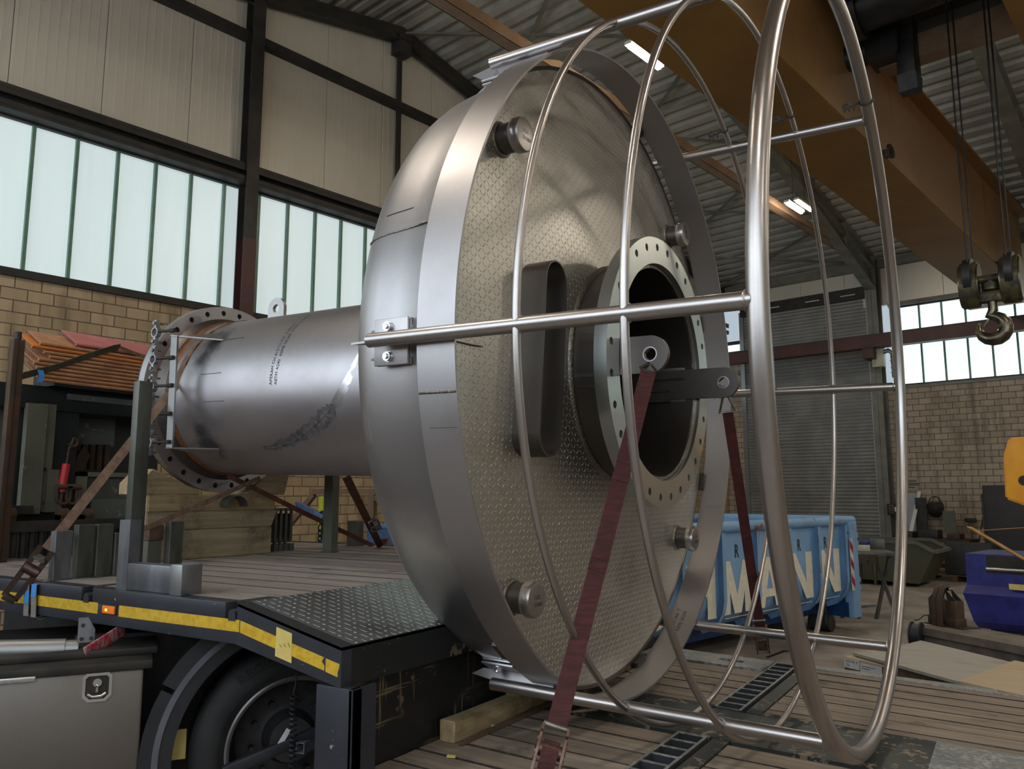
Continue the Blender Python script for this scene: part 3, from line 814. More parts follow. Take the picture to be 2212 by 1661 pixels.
# ------------------------------------------------------------------ fluorescent lamps
def lamp(u, n, z, label, group=None):
    o = empty('ceiling_lamp', hall(u, n, z), (0, 0, RZ)); tag(o, label, 'lamp', group)
    for s in (-1, 1):
        b = MB(); b.box(s * .085 - .045, s * .085 + .045, -.34, .34, .02, .06)
        b.build('housing', MAT['white'], o, smooth=False)
        b = MB(); b.box(s * .085 - .022, s * .085 + .022, -.31, .31, -.01, .019)
        b.build('tube', MAT['tube_glow'], o, smooth=False)
    zt = roof_z(n) - z
    for y in (-.25, .25):
        b = MB(); b.tube([(0, y, .06), (0, y, zt)], .004, 6); b.build('hanger', MAT['dark'], o)
    return o
lamp(-5.14, 13.12, 6.42, 'bright twin-tube lamp hanging by the brown tie near the far frame')
lamp(-4.44, 7.28, 6.42, 'bright twin-tube lamp half hidden behind the orange crane girder')
for u, n in ((-4.4, 0.6), (0.9, -1.0), (1.6, 4.5), (1.0, 10.5), (1.0, 15.0), (6.5, 1.0), (6.5, 7.5), (6.5, 13.5)):  # extra lamps added out of view to light the hall
    lamp(u, n, 6.42, 'added twin-tube ceiling lamp lighting the hall from out of view', 'added lamps overhead out of view')
# ------------------------------------------------------------------ the steel vessel
VO = V(-1.495, 3.5385, 2.0967); VT = 0.0222
ves = empty('steel_vessel', VO, (0, VT, 0))
tag(ves, 'huge stainless steel flanged pipe with drum, tear-plate face and round tube cage', 'vessel')
VM = Matrix.Translation(VO) @ Matrix.Rotation(VT, 4, 'Y')
VI = VM.inverted()
def cyl_pt(px, py, R, dr=0.0):
    # where a sight line meets the near side of a cylinder about the vessel axis (local coordinates)
    o = VI @ CAM; d = (VI.to_3x3() @ ray(px, py))
    A = d.y ** 2 + d.z ** 2; B = o.y * d.y + o.z * d.z; C = o.y ** 2 + o.z ** 2 - R * R
    t = (-B - math.sqrt(max(0, B * B - A * C))) / A
    p = o + d * t
    if dr: s = (R + dr) / math.hypot(p.y, p.z); p.y *= s; p.z *= s
    return p
def pol(x, r, deg): return V(x, r * math.cos(math.radians(deg)), r * math.sin(math.radians(deg)))

def flange_mb(x0, x1, Ri, Ro, Rp, rh, N, a0):
    b = MB(); st = 2 * PI / N
    for k in range(N):
        ac = math.radians(a0) + k * st; lo, hi = ac - st / 2, ac + st / 2
        out = [(Ro, lo + (hi - lo) * i / 6) for i in range(7)]
        inn = [(Ri, hi - (hi - lo) * i / 6) for i in range(7)]
        loop = out + [(Rp + (Ro - Rp) * 0.0, hi)] + inn + [(Rp, lo)]
        pts = [(r * math.cos(a), r * math.sin(a)) for r, a in loop]
        cx, cy = Rp * math.cos(ac), Rp * math.sin(ac)
        hole = []
        for (y, z) in pts:
            t = math.atan2(z - cy, y - cx); hole.append((cx + rh * math.cos(t), cy + rh * math.sin(t)))
        n = len(pts)
        f = lambda L, x: [V(x, y, z) for y, z in L]
        vs_ = f(pts, x0) + f(hole, x0) + f(pts, x1) + f(hole, x1)
        fs = []
        for i in range(n):
            j = (i + 1) % n
            fs += [(i, n + i, n + j, j), (2 * n + i, 2 * n + j, 3 * n + j, 3 * n + i), (n + i, 3 * n + i, 3 * n + j, n + j)]
            if i < 6 or 8 <= i < 14: fs.append((i, j, 2 * n + j, 2 * n + i))
        b._add(vs_, fs)
    return b

# long pipe and its flange
b = MB(); b.lathe([(-2.97, .508), (-.50, .508), (-.50, .497), (-2.97, .497)], 128, True)
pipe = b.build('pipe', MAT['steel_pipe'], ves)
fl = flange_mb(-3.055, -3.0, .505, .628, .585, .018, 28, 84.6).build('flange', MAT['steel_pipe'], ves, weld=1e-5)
b = MB(); b.lathe([(-3.075, .30), (-3.075, .622), (-3.057, .622), (-3.057, .30)], 96, True)  # dark ring added behind the bolt holes, stands in for their shade
b.build('hole_shade_backing', MAT['bore'], fl)
b = MB(); b.lathe([(-3.0, .545), (-2.965, .520), (-2.945, .512), (-2.945, .50), (-3.0, .50)], 96, True)
b.build('weld_neck', MAT['steel_dark'], fl)
b = MB(); b.lathe([(-2.935, .509), (-2.925, .5165), (-2.90, .5165), (-2.885, .509)], 96)
b.build('tinted_seam', MAT['rust_ring'], pipe)
# smudge of the weld burn and the ground stripe running on from it
def patch(path, mat, name, dr=.0012, jag=0.0, parent=None):
    b = MB(); pts = []
    for i, (px, py, w) in enumerate(path):
        p = cyl_pt(px, py, .508); q = cyl_pt(path[min(i + 1, len(path) - 1)][0], path[min(i + 1, len(path) - 1)][1], .508); o = cyl_pt(path[max(i - 1, 0)][0], path[max(i - 1, 0)][1], .508)
        ang = math.atan2(p.z, p.y); t = V(q.x - o.x, (math.atan2(q.z, q.y) % (2 * PI) - math.atan2(o.z, o.y) % (2 * PI)) * .508, 0).normalized()
        nx, na = -t.y, t.x
        for s in (-1, 1):
            ww = w * (1 + jag * rnd.uniform(-1, 1)); x = p.x + s * nx * ww; a = ang + s * na * ww / .508
            pts.append(V(x, (.508 + dr) * math.cos(a), (.508 + dr) * math.sin(a)))
    b._add(pts, [(2 * i, 2 * i + 1, 2 * i + 3, 2 * i + 2) for i in range(len(path) - 1)])
    return b.build(name, mat, parent)
sm = []
key = [(568, 968, .012), (590, 967, .022), (620, 956, .03), (650, 941, .036), (680, 921, .042), (700, 903, .046), (714, 886, .040), (721, 874, .014)]
for (x0, y0, w0), (x1, y1, w1) in zip(key[:-1], key[1:]):
    for t in range(6): sm.append((x0 + (x1 - x0) * t / 6, y0 + (y1 - y0) * t / 6, w0 + (w1 - w0) * t / 6))
sm.append(key[-1])
patch(sm, MAT['scorch'], 'burn_mark', jag=.3, parent=pipe)
gp = [(718, 880, .022), (730, 862, .030), (742, 840, .030), (754, 815, .024), (766, 785, .014), (776, 762, .006)]
patch(gp, MAT['ground'], 'ground_stripe', .0008, parent=pipe)
b = MB(); 
for a in (-2.0,): b.tube([cyl_pt(568 + (776 - 568) * 0 + x, y, .508, .0015) for x, y in ((0, 968), (30, 966), (70, 951), (110, 922), (146, 886))], .0022, 6)
b.build('spiral_seam', MAT['scorch'], pipe)
# stencilled material marking, running round the pipe
def on_pipe(x0, a0):
    return lambda x, y: V(x0 - y, .5095 * math.cos(a0 - x / .5095), .5095 * math.sin(a0 - x / .5095))
A0 = math.radians(181.5)
text_on('APERAM CH 412121/AA  5.00mm', .030, on_pipe(-1.985, A0), MAT['ink'], pipe)
text_on('ASTM A240  ASME SA240  TYPE 316/316L', .030, on_pipe(-1.945, A0), MAT['ink'], pipe)
b = MB()
for (xa, ya), (xb, yb) in (((435, 809), (478, 805)), ((440, 868), (484, 866)), ((480, 735), (528, 729)), ((475, 972), (522, 974))):
    b.tube([cyl_pt(xa + (xb - xa) * i / 4, ya + (yb - ya) * i / 4, .508, .0005) for i in range(5)], .0018, 6)
b.build('marking_line', MAT['ink'], pipe)
# lifting lug on the pipe
b = MB(); lx = -2.43
c = at_y(599, 668, VO.y); c = VI @ c; lx = c.x
ol = [(-.075, -.03)] + [(.075 * math.cos(PI - PI * i / 16), .075 + .075 * math.sin(PI - PI * i / 16)) for i in range(17)] + [(.075, -.03)]
n = len(ol)
hl = []
for x, y in ol:
    t = math.atan2(y - .075, x); hl.append((.030 * math.cos(t), .075 + .030 * math.sin(t)))
b.holed(ol, hl, (lx, -.012, .505), (1, 0, 0), (0, 0, 1), (0, 1, 0), .024)
b.build('lifting_lug', MAT['steel'], ves)

# drum behind the face
b = MB(); b.lathe([(-.50, .50), (-.51, 1.25), (-.525, 1.29), (-.54, 1.315), (-.5495, 1.337), (-.540, 1.362), (-.520, 1.385), (-.49, 1.403), (-.45, 1.416), (-.40, 1.424), (-.30, 1.434), (-.20, 1.448), (-.178, 1.458), (-.178, 1.447), (-.20, 1.44), (-.45, 1.40)], 160)
drum = b.build('drum', MAT['steel'], ves)
b = MB()
def drum_r(x):
    T = ((-.5495, 1.337), (-.520, 1.385), (-.49, 1.403), (-.45, 1.416), (-.40, 1.424), (-.30, 1.434), (-.178, 1.458))
    for (a, ra), (c, rc) in zip(T[:-1], T[1:]):
        if x <= c: return ra + (rc - ra) * (x - a) / (c - a)
    return 1.458
b.tube([pol(x, drum_r(x) + .0005, 165.1) for x in (-.545, -.52, -.49, -.45, -.40, -.30, -.18)], .0042, 8)
b.build('weld_seam', MAT['weld'], drum)
b = MB(); b.tube([pol(x, drum_r(x) + .0012, 161.5) for x in (-.44, -.40, -.34, -.30)], .0013, 6)
b.build('scribe_mark', MAT['ink'], drum)
# face of tear plate: flat rim, knuckle and a shallow cone up to the nozzle
b = MB(); b.lathe([(-.19, 1.446), (-.176, 1.452), (-.176, 1.16), (-.170, 1.12), (-.155, 1.06), (-.10, .53), (-.10, .50)], 160)
face = b.build('tear_plate_face', MAT['tread'], ves)
b = MB(); b.lathe([(-.183, 1.462), (-.172, 1.463), (-.170, 1.449), (-.178, 1.444)], 160, True)
b.build('edge_weld', MAT['steel_dark'], face)
b = MB()
for deg, r0, r1 in ((181.5, 1.44, .93),):
    b.tube([pol(-.174 if r > 1.16 else -.170 + (1.12 - r) * .1186, r, deg) for r in (r0, 1.3, 1.17, 1.06, r1)], .004, 6)
b.build('radial_seam', MAT['steel_dark'], face)
# outer band
b = MB(); b.lathe([(-.156, 1.486), (-.156, 1.496), (0, 1.496), (0, 1.486)], 200, True)
band = b.build('outer_band', MAT['steel_band'], ves)
b = MB(); b.tube([pol(x, 1.4962, -170.5) for x in (-.152, -.10, -.05, -.004)], .0048, 8)
b.build('weld_seam', MAT['weld'], band)
b = MB(); b.tube([pol(x, 1.4965, -166.0) for x in (-.12, -.06, -.01)], .0008, 6)
b.build('scribe_line', MAT['steel_dark'], band)
BI = 1.4848
def on_band(a0, x0): return lambda x, y: V(x0 - y, BI * math.cos(a0 + x / BI), BI * math.sin(a0 + x / BI))
text_on('412121/AA  T', .032, on_band(math.radians(-62), -.105), MAT['ink'], band)
text_on('ASME SA240', .032, on_band(math.radians(-62), -.066), MAT['ink'], band)
text_on('T500H-L 65', .020, on_band(math.radians(1.0), -.06), MAT['ink'], band)
text_on('412069000', .020, on_band(math.radians(1.0), -.095), MAT['ink'], band)
for deg in (20, 75, 128, 232, 285, 340):
    b = MB(); m0 = pol(-.165, 1.476, deg); rd = pol(0, 1, deg); tg = V(0, -rd.z, rd.y)
    b.obox(m0, (.02, 0, 0), rd * .014, tg * .05)
    b.build('band_spacer', MAT['steel_dark'], band, smooth=False)

# nozzle with flange
b = MB(); b.lathe([(.10, .494), (.10, .508), (-.45, .508)], 112)
noz = b.build('nozzle', MAT['steel_dark'], ves)
b = MB(); b.lathe([(.0995, .4935), (-.45, .4935), (-.46, .50)], 112)
b.build('bore', MAT['bore'], noz)
b = MB(); b.lathe([(-.106, .532), (-.099, .529), (-.090, .521), (-.083, .511), (-.083, .506), (-.12, .506)], 112, True)
b.build('weld_bead', MAT['weld'], noz)
nf = flange_mb(.075, .133, .512, .636, .590, .0175, 28, 84.9).build('nozzle_flange', MAT['flange'], ves, weld=1e-5)
b = MB(); b.lathe([(.075, .637), (.131, .637)], 112)
b = MB(); b.lathe([(.098, .513), (.108, .509), (.108, .494), (.098, .494)], 112, True)
b.build('root_weld', MAT['weld'], nf)
# slot-shaped duct standing out of the face
def obround(hw, z0, z1, n=14):
    pts = [(hw * math.cos(PI * i / n), z1 - hw + hw * math.sin(PI * i / n)) for i in range(n + 1)]
    pts += [(-hw * math.cos(PI * i / n), z0 + hw - hw * math.sin(PI * i / n)) for i in range(n + 1)]
    return pts
b = MB(); rot = math.radians(3.5)
oc = V(-.22, -.796, -.02)
b.holed(obround(.088, -.415, .385), obround(.081, -.408, .378), oc, V(0, math.cos(rot), -math.sin(rot)), V(0, math.sin(rot), math.cos(rot)), (1, 0, 0), .20)
duct = b.build('slot_duct', MAT['steel_dark'], ves)
b = MB(); b.holed(obround(.100, -.427, .397), obround(.088, -.415, .385), oc + V(.052, 0, 0), V(0, math.cos(rot), -math.sin(rot)), V(0, math.sin(rot), math.cos(rot)), (1, 0, 0), .016)
b.build('weld_bead', MAT['heat'], duct)
# capped stubs
for deg in (139.4, 47.6, -40.3, -130.4):
    c = pol(0, 1.285, deg)
    b = MB(); b.cyl(c + V(-.19, 0, 0), c + V(-.098, 0, 0), .060, 36)
    s = b.build('stub_pipe', MAT['steel_dark'], ves)
    b = MB()
    prf = [(-.105, .058), (-.105, .068), (-.098, .0715), (-.072, .0715), (-.062, .066), (-.060, .056), (-.060, 0)]
    M_ = 40; pts = []
    for i in range(M_):
        a = 2 * PI * i / M_; k = 1.0 - 0.018 * (0.5 - 0.5 * math.cos(8 * a))
        pts += [c + V(x, r * k * math.cos(a), r * k * math.sin(a)) for x, r in prf]
    L = len(prf); b._add(pts, [(i * L + k, i * L + k + 1, ((i + 1) % M_) * L + k + 1, ((i + 1) % M_) * L + k) for i in range(M_) for k in range(L - 1)])
    cp = b.build('cap', MAT['steel_tube'], s, weld=1e-5)
    b = MB()
    tor = [V(-.176 + .006 * math.cos(2 * PI * j / 8), 0, 0) for j in range(8)]
    b.tube([c + V(-.172, .064 * math.cos(2 * PI * i / 40), .064 * math.sin(2 * PI * i / 40)) for i in range(40)], .009, 8, True)
    b.build('weld_bead', MAT['weld'], s)
    for t_, dy in (('SGR', .012), ('DN80', -.016)):
        text_on(t_, .024, (lambda dy: lambda x, y: c + V(-.0592, x - .022, y + dy - .01))(dy), MAT['steel_dark'], cp)
# lifting plates in the nozzle bore
for s, x0 in ((-1, -.10), (1, -.30)):
    n = 20; xe = .267; R = .078
    pl = [(x0, -R)] + [(xe + R * math.cos(-PI / 2 + PI * i / n), R * math.sin(-PI / 2 + PI * i / n)) for i in range(n + 1)] + [(x0, R)]
    hl = []
    for x, y in pl:
        t = math.atan2(y, x - xe); hl.append((xe + .027 * math.cos(t), .027 * math.sin(t)))
    b = MB(); b.holed(pl, hl, (0, s * .492 - .012, 0), (1, 0, 0), (0, 0, 1), (0, 1, 0), .024)
    lp = b.build('lifting_plate', MAT['steel_dark'], ves)
    b = MB(); b.tube([V(x, s * .478, z) for x, z in ((-.02, -.03), (-.17, -.03), (-.20, -.01), (-.20, .01), (-.17, .03), (-.02, .03), (.06, .03))], .006, 6)
    b.tube([V(x, s * .478, z) for x, z in ((-.02, -.085), (-.28, -.085))], .008, 6)
    b.build('weld_bead', MAT['heat'], lp)
    b = MB(); b.box(-.30, .06, s * .490 - .005, s * .490 + .005, -.125, .125, .004)
    b.build('doubler_pad', MAT['steel_dark'], lp)
    b = MB(); b.holed([(xe + .031 * math.cos(2 * PI * i / 24), .031 * math.sin(2 * PI * i / 24)) for i in range(24)], [(xe + .027 * math.cos(2 * PI * i / 24), .027 * math.sin(2 * PI * i / 24)) for i in range(24)], (0, s * .492 - .0135, 0), (1, 0, 0), (0, 0, 1), (0, 1, 0), .027)
    b.build('bright_hole_rim', MAT['ground'], lp)

# tube cage
def hoop(name, x, R, r):
    b = MB(); N = 160
    b.tube([V(x, R * math.cos(2 * PI * i / N), R * math.sin(2 * PI * i / N)) for i in range(N)], r, 18, True)
    return b.build(name, MAT['steel_tube'], ves)
h1 = hoop('cage_hoop', .258, 1.534, .0135)
h2 = hoop('cage_hoop', .612, 1.534, .0135)
h3 = hoop('end_hoop', .977, 1.521, .0295)
PHI = 182.33
for k in range(6):
    a = PHI - 60 * k; rd = pol(0, 1, a); tg = V(0, -rd.z, rd.y)
    b = MB(); b.cyl(pol(-.34, 1.525, a), pol(.965, 1.525, a), .0245, 32)
    t = b.build('cage_tube', MAT['steel_tube'], ves)
    for x in (.258, .612):
        for s in (-1, 1):
            b = MB(); pc = pol(x, 1.5265, a) + tg * .024 * s
            b.tube([pc + (V(1, 0, 0) * math.cos(2 * PI * i / 16) + rd * math.sin(2 * PI * i / 16)) * .0145 for i in range(16)], .003, 6, True)
            b.build('fillet_weld', MAT['steel_tube'], t)
    pe = pol(.947, 1.524, a)
    b = MB(); b.tube([pe + (tg * math.cos(2 * PI * i / 24) + rd * math.sin(2 * PI * i / 24)) * .0255 for i in range(24)], .004, 6, True)
    b.build('fillet_weld', MAT['steel_tube'], t)
    # bolted bracket: two plates, web and gusset box
    b = MB()
    b.obox(pol(-.292, 1.449, a), (.075, 0, 0), rd * .005, tg * .082, .002)
    pb = b.build('bracket_plate', MAT['steel'], ves)
    b = MB(); b.obox(pol(-.292, 1.464, a), (.075, 0, 0), rd * .005, tg * .082, .002)
    b.build('bolted_plate', MAT['steel'], pb)
    b = MB()
    b.prism([(-.448, 1.499), (-.40, 1.469), (-.20, 1.469), (-.06, 1.498), (-.06, 1.51), (-.34, 1.512)], pol(0, 0, a) - tg * .004, (1, 0, 0), rd, tg, .008)
    b.build('web_plate', MAT['steel'], pb)
    for s in (-1, 1):
        b = MB(); pc = pol(-.300, 1.436, a) + tg * .052 * s
        b.cyl(pc, pc + rd * .055, .009, 16); b.cyl(pc + rd * .033, pc + rd * .048, .0165, 6 if k else 24); b.cyl(pc + rd * .033, pc + rd * .036, .019, 24)
        b.build('bolt', MAT['ground'], pb)
    for s in (-1, 1):
        b = MB(); b.prism([(-.47, drum_r(-.47) - .01), (-.20, drum_r(-.20) - .01), (-.218, 1.446), (-.365, 1.446)], pol(0, 0, a) + tg * (.05 * s - .004), (1, 0, 0), rd, tg, .008)
        b.build('gusset', MAT['steel_band'], pb, smooth=False)
# wire clips hanging on the hoops near the top right tube
for x, R in ((.258, 1.534), (.612, 1.534), (.977, 1.521)):
    a = PHI - 120 + 4.6; c = pol(x, R, a); rd = pol(0, 1, a); tg = V(0, -rd.z, rd.y)
    b = MB(); rr = .016 if R > 1.53 else .033
    b.tube([c + (V(1, 0, 0) * math.cos(2 * PI * i / 20) + rd * math.sin(2 * PI * i / 20)) * rr for i in range(20)], .004, 6, True)
    b.tube([c - V(rr, 0, 0), c - V(rr + .03, 0, .01), c - V(rr + .075, 0, .012)], .006, 8)
    for i in range(3): b.tube([c - V(rr + .025 + .022 * i, 0, -.004), c - V(rr + .025 + .022 * i, 0, .035)], .0045, 6)
    b.tube([c - V(rr + .06 + .016 * math.cos(2 * PI * i / 12), 0, .004 + .014 * math.sin(2 * PI * i / 12)) for i in range(12)], .005, 6, True)
    b.build('wire_clip', MAT['dark'], ves)

# clamp frame beside the left flange
yb = -.62
def fr(px, py): return VI @ at_y(px, py, VO.y + yb)
t1, t0 = fr(378, 726), fr(367, 968)
at_, ab_ = cyl_pt(476, 734, .508), cyl_pt(462, 968, .508)
b = MB()
b.bar(t1, t0, .058, .012, (0, 1, 0))
frm = b.build('clamp_frame', MAT['galv'], ves, smooth=False)
b = MB()
b._add([t1 + V(0, .03, .004), t1 + V(0, -.03, .004), at_ + V(.05, .03, 0), at_ + V(-.03, .10, .07), t1 + V(0, .03, -.004), t1 + V(0, -.03, -.004), at_ + V(.05, .03, -.008), at_ + V(-.03, .10, .062)],
       [(0, 1, 2, 3), (4, 7, 6, 5), (0, 4, 5, 1), (1, 5, 6, 2), (2, 6, 7, 3), (3, 7, 4, 0)])
b.build('frame_arm', MAT['steel'], frm, smooth=False)
b = MB()
b._add([t0 + V(0, .03, .004), t0 + V(0, -.03, .004), ab_ + V(.05, .03, 0), ab_ + V(-.03, .10, -.06), t0 + V(0, .03, -.004), t0 + V(0, -.03, -.004), ab_ + V(.05, .03, -.008), ab_ + V(-.03, .10, -.068)],
       [(0, 1, 2, 3), (4, 7, 6, 5), (0, 4, 5, 1), (1, 5, 6, 2), (2, 6, 7, 3), (3, 7, 4, 0)])
b.build('frame_arm', MAT['steel'], frm, smooth=False)
for px, py in ((347, 720), (343, 778), (339, 837), (336, 897), (334, 957)):
    c = fr(px, py) + V(0, -.03, 0)
    f = c.z; q = (f - t0.z) / (t1.z - t0.z); e = t0 + (t1 - t0) * q
    b = MB(); N = 18
    b.holed([(.033 * math.cos(2 * PI * i / N), .033 * math.sin(2 * PI * i / N)) for i in range(N)], [(.024 * math.cos(2 * PI * i / N), .024 * math.sin(2 * PI * i / N)) for i in range(N)], c - V(0, .014, 0), V(1, 0, 0), V(0, 0, 1), V(0, 1, 0), .028)
    cl = b.build('pipe_clamp', MAT['galv'], frm)
    for s in (-1, 1):
        b = MB(); b.box(c.x - .012, c.x + .012, c.y - .014, c.y + .014, c.z + s * .052 - .024, c.z + s * .052 + .024, .003)
        b.build('clamp_ear', MAT['galv'], cl)
        b = MB(); p = c + V(0, -.014, s * .056); b.cyl(p + V(0, -.010, 0), p, .013, 6); b.cyl(p, p + V(0, .06, 0), .006, 10)
        b.build('bolt', MAT['ratchet_zinc'], cl)
    b = MB(); b.tube([c + V(.03, 0, .004), e + V(.01, -.01, .004)], .009, 10); b.cyl(e + V(-.03, -.012, .004), e + V(.015, -.012, .004), .013, 6)
    b.build('threaded_rod', MAT['dark'], cl)
# ------------------------------------------------------------------ low loader
lo = empty('low_loader', (-2.5, 3.55, 0))
tag(lo, 'flatbed low loader with worn plank decks, dark rails and yellow tape under the steel vessel', 'trailer')
LOM = Matrix.Translation(-lo.location)
def part(b, name, mat, parent=lo, **kw):
    # meshes are written in world coordinates and handed to the trailer
    if parent is lo: bmesh.ops.transform(b.bm, matrix=LOM, verts=b.bm.verts)
    return b.build(name, mat, parent, **kw)
YN, YF = 2.083, 5.05
XK, XE, XF = -2.53, -1.99, -5.95
RT, RB = UPZ, 0.96
# upper deck planks
b = MB(); y = YN + .055
while y < YF - .06:
    y1 = min(y + .19, YF - .05)
    b.box(XF, XK - .01, y + .005, y1 - .005, UPZ - .03, UPZ + rnd.uniform(-.002, .002))
    y += .19
up = part(b, 'upper_deck', MAT['deck_wood_up'], smooth=False)
b = MB(); b.box(XF, XK, YN + .06, YF, UPZ - .16, UPZ - .035); b.box(XK, -2.10, 2.95, YF, .80, .94); b.box(XF, XK, YF - .05, YF, UPZ - .14, UPZ + .004)
part(b, 'deck_frame', MAT['dark'], smooth=False)
# near rail with two rope pockets
xr = lambda px: at_y(px, 1290, YN).x
gaps = [(xr(176), xr(199)), (xr(488), xr(520))]
b = MB(); zs = 1.045
b.box(XF, XK, YN, YN + .045, RB, zs, .004)
xs = [XF] + [v for g in gaps for v in g] + [XK]
for i in range(0, len(xs), 2): b.box(xs[i], xs[i + 1], YN, YN + .055, zs - .004, RT, .004)
rail = part(b, 'side_rail', MAT['navy'], smooth=True)
for g in gaps:
    b = MB(); c = (g[0] + g[1]) / 2; w = (g[1] - g[0]) * .24
    pl = [(-w, 0), (w, 0)] + [(w * math.cos(PI * i / 10), .022 + w * math.sin(PI * i / 10)) for i in range(11)]
    b.prism(pl, (c, YN - .004, zs), (1, 0, 0), (0, 0, 1), (0, 1, 0), .05)
    part(b, 'rope_hook', MAT['navy'])
    b = MB(); b.box(g[0], g[1], YN + .05, YN + .056, zs - .01, RT - .005); b.box(g[0] + .01, g[1] - .01, YN + .055, YN + .20, RT - .002, RT + .0025)
    part(b, 'pocket_floor', MAT['dark'], smooth=False)
# sloping end
b = MB(); b.prism([(XK, RT), (XE, 1.0), (XE, .866), (XK, RB)], (0, YN, 0), (1, 0, 0), (0, 0, 1), (0, 1, 0), .05)
part(b, 'ramp_rail', MAT['navy'], smooth=False)
rs_ = (1.0 - RT) / (XE - XK)
b = MB()
zr = lambda x: RT + rs_ * (x - XK)
for y0, y1, xe in ((YN + .06, 2.90, XE), (2.90, YF, -2.065)):
    b.prism([(XK, zr(XK) + .003), (xe, zr(xe) + .003), (xe, zr(xe) - .01), (XK, zr(XK) - .01)], (0, y0, 0), (1, 0, 0), (0, 0, 1), (0, 1, 0), y1 - y0)
part(b, 'ramp_plate', MAT['ramp_tread'], smooth=False)
b = MB(); b.prism([(XK, zr(XK) + .002), (XE, zr(XE) + .002), (XE, zr(XE) - .01), (XK, zr(XK) - .01)], (0, YN, 0), (1, 0, 0), (0, 0, 1), (0, 1, 0), .06)
part(b, 'ramp_edge', MAT['black_steel'], smooth=False)
b = MB(); b.box(XE - .02, XE, YN + .05, 2.90, .866, zr(XE)); b.box(-2.075, -2.063, 2.90, YF, .866, zr(-2.065)); b.box(-2.075, XE - .02, 2.885, 2.90, .866, zr(XE) - .01)
part(b, 'ramp_lip', MAT['black_steel'], smooth=False)
b = MB(); b.box(-2.09, -2.066, YN + .04, YF, .50, .87)
part(b, 'bulkhead', MAT['bulk'], smooth=False)
b = MB(); b.box(-2.105, -1.935, YN, YN + .05, .40, .868, .004); b.box(-1.950, -1.935, YN, YN + .12, .40, .868)
part(b, 'corner_post', MAT['navy'])
# yellow tape
tz = lambda f, x: (RT - f * (RT - RB)) if x <= XK else (zr(x) - f * .142)
def tape(xa, xb, name='yellow_tape', jag=False):
    b = MB(); N = 8
    e = lambda: rnd.uniform(-.008, .008) if jag else 0
    pts = [(xa, tz(.40, xa)), (xb + e(), tz(.40, xb)), (xb + e(), tz(.5, xb)), (xb + e(), tz(.6, xb)), (xb + e(), tz(.71, xb)), (xa, tz(.71, xa))]
    b.prism(pts, (0, YN - .0012, 0), (1, 0, 0), (0, 0, 1), (0, 1, 0), .0014)
    return part(b, name, MAT['tape'], smooth=False)
tape(XF, xr(213)); tape(xr(259), xr(520))
xq = lambda px: at_y(px, 1360, YN).x
tape(XK + .02, xq(701), jag=True); tape(xq(706), xq(733), jag=True)
b = MB(); b.prism([(xq(598), tz(.16, xq(598))), (xq(632), tz(.16, xq(632))), (xq(633), tz(.88, xq(632))), (xq(597), tz(.88, xq(598)))], (0, YN - .0022, 0), (1, 0, 0), (0, 0, 1), (0, 1, 0), .001)
stk = part(b, 'paper_sticker', MAT['paper_tape'], smooth=False)
b = MB()
for k in range(3):
    p0 = at_y(604 + k * 9, 1392 - k * 1.5, YN - .003); p1 = at_y(608 + k * 9, 1398, YN - .003)
    b.tube([p0, p1], .0009, 5)
bmesh.ops.transform(b.bm, matrix=LOM, verts=b.bm.verts); b.build('scribble', MAT['ink'], stk)
# amber side lamp
la, lb = xr(222), xr(255)
b = MB(); b.box(la, lb, YN - .006, YN + .001, RB + .048, RB + .088, .002)
ml = part(b, 'marker_lamp', MAT['dark'])
b = MB(); b.box(la + .02, lb - .006, YN - .013, YN - .005, RB + .052, RB + .084, .002)
bmesh.ops.transform(b.bm, matrix=LOM, verts=b.bm.verts); b.build('lens', MAT['amber'], ml)
b = MB(); b.box(la + .045, la + .058, YN - .0145, YN - .012, RB + .062, RB + .072)
bmesh.ops.transform(b.bm, matrix=LOM, verts=b.bm.verts); b.build('bulb', MAT['amber_glow'], ml)

# lower deck in its own slightly sloping frame
ld = empty('lower_deck', Vector((-.52, 0, .50)) - lo.location, (0, -DECK_S, 0)); ld.parent = lo
XA, XB = -1.53, 2.6         # local x of the deck ends
g0, g1, g2 = -0.765, -0.635, -0.545
b = MB()
def planks(b, ya, yb, w=.155, wide=None):
    y = ya
    while y < yb - .01:
        y1 = min(y + w, yb)
        for xa, xb in ((XA, g0 - .006), (g2 + .006, XB)):
            z = rnd.uniform(-.003, .001); ye = min(y1, 4.775) if xb < 0 else y1
            if ye - y > .03: b.box(xa, xb, y + .007, ye - .007, -.03, z)
        y = y1
b.box(XA, g0 - .006, 3.905, 3.975 - .0035, -.03, 0); b.box(g2 + .006, XB, 3.905, 3.975 - .0035, -.03, 0)
planks(b, 3.975, 4.99); planks(b, 2.27, 3.38); planks(b, 2.20, 2.27)
b.build('plank_deck', MAT['deck_wood'], ld, smooth=False)
b = MB(); b.box(XA, g0 - .006, 3.385, 3.90, -.03, .002); b.box(g0 - .006, g2 + .2, 3.40, 3.84, -.03, .0015); b.box(g2 + .006, .17, 3.385, 3.90, -.03, .002)
b.build('centre_plate', MAT['deck_steel'], ld, smooth=False)
b = MB(); b.box(.17, XB, 3.385, 3.90, -.03, .002)
b.build('bare_centre_plate', MAT['deck_steel_pale'], ld, smooth=False)
b = MB(); b.box(XA, g0 - .004, 2.15, 5.04, -.16, -.05); b.box(g2 + .004, XB, 2.15, 5.06, -.16, -.05); b.box(XA, XB, 2.15, 2.195, -.05, .004); b.box(g0, g2, 3.39, 3.85, -.16, -.035); b.box(g0 - .004, g2 + .004, 2.2, 5.0, -.20, -.18)
b.build('deck_frame', MAT['dark'], ld, smooth=False)
b = MB()
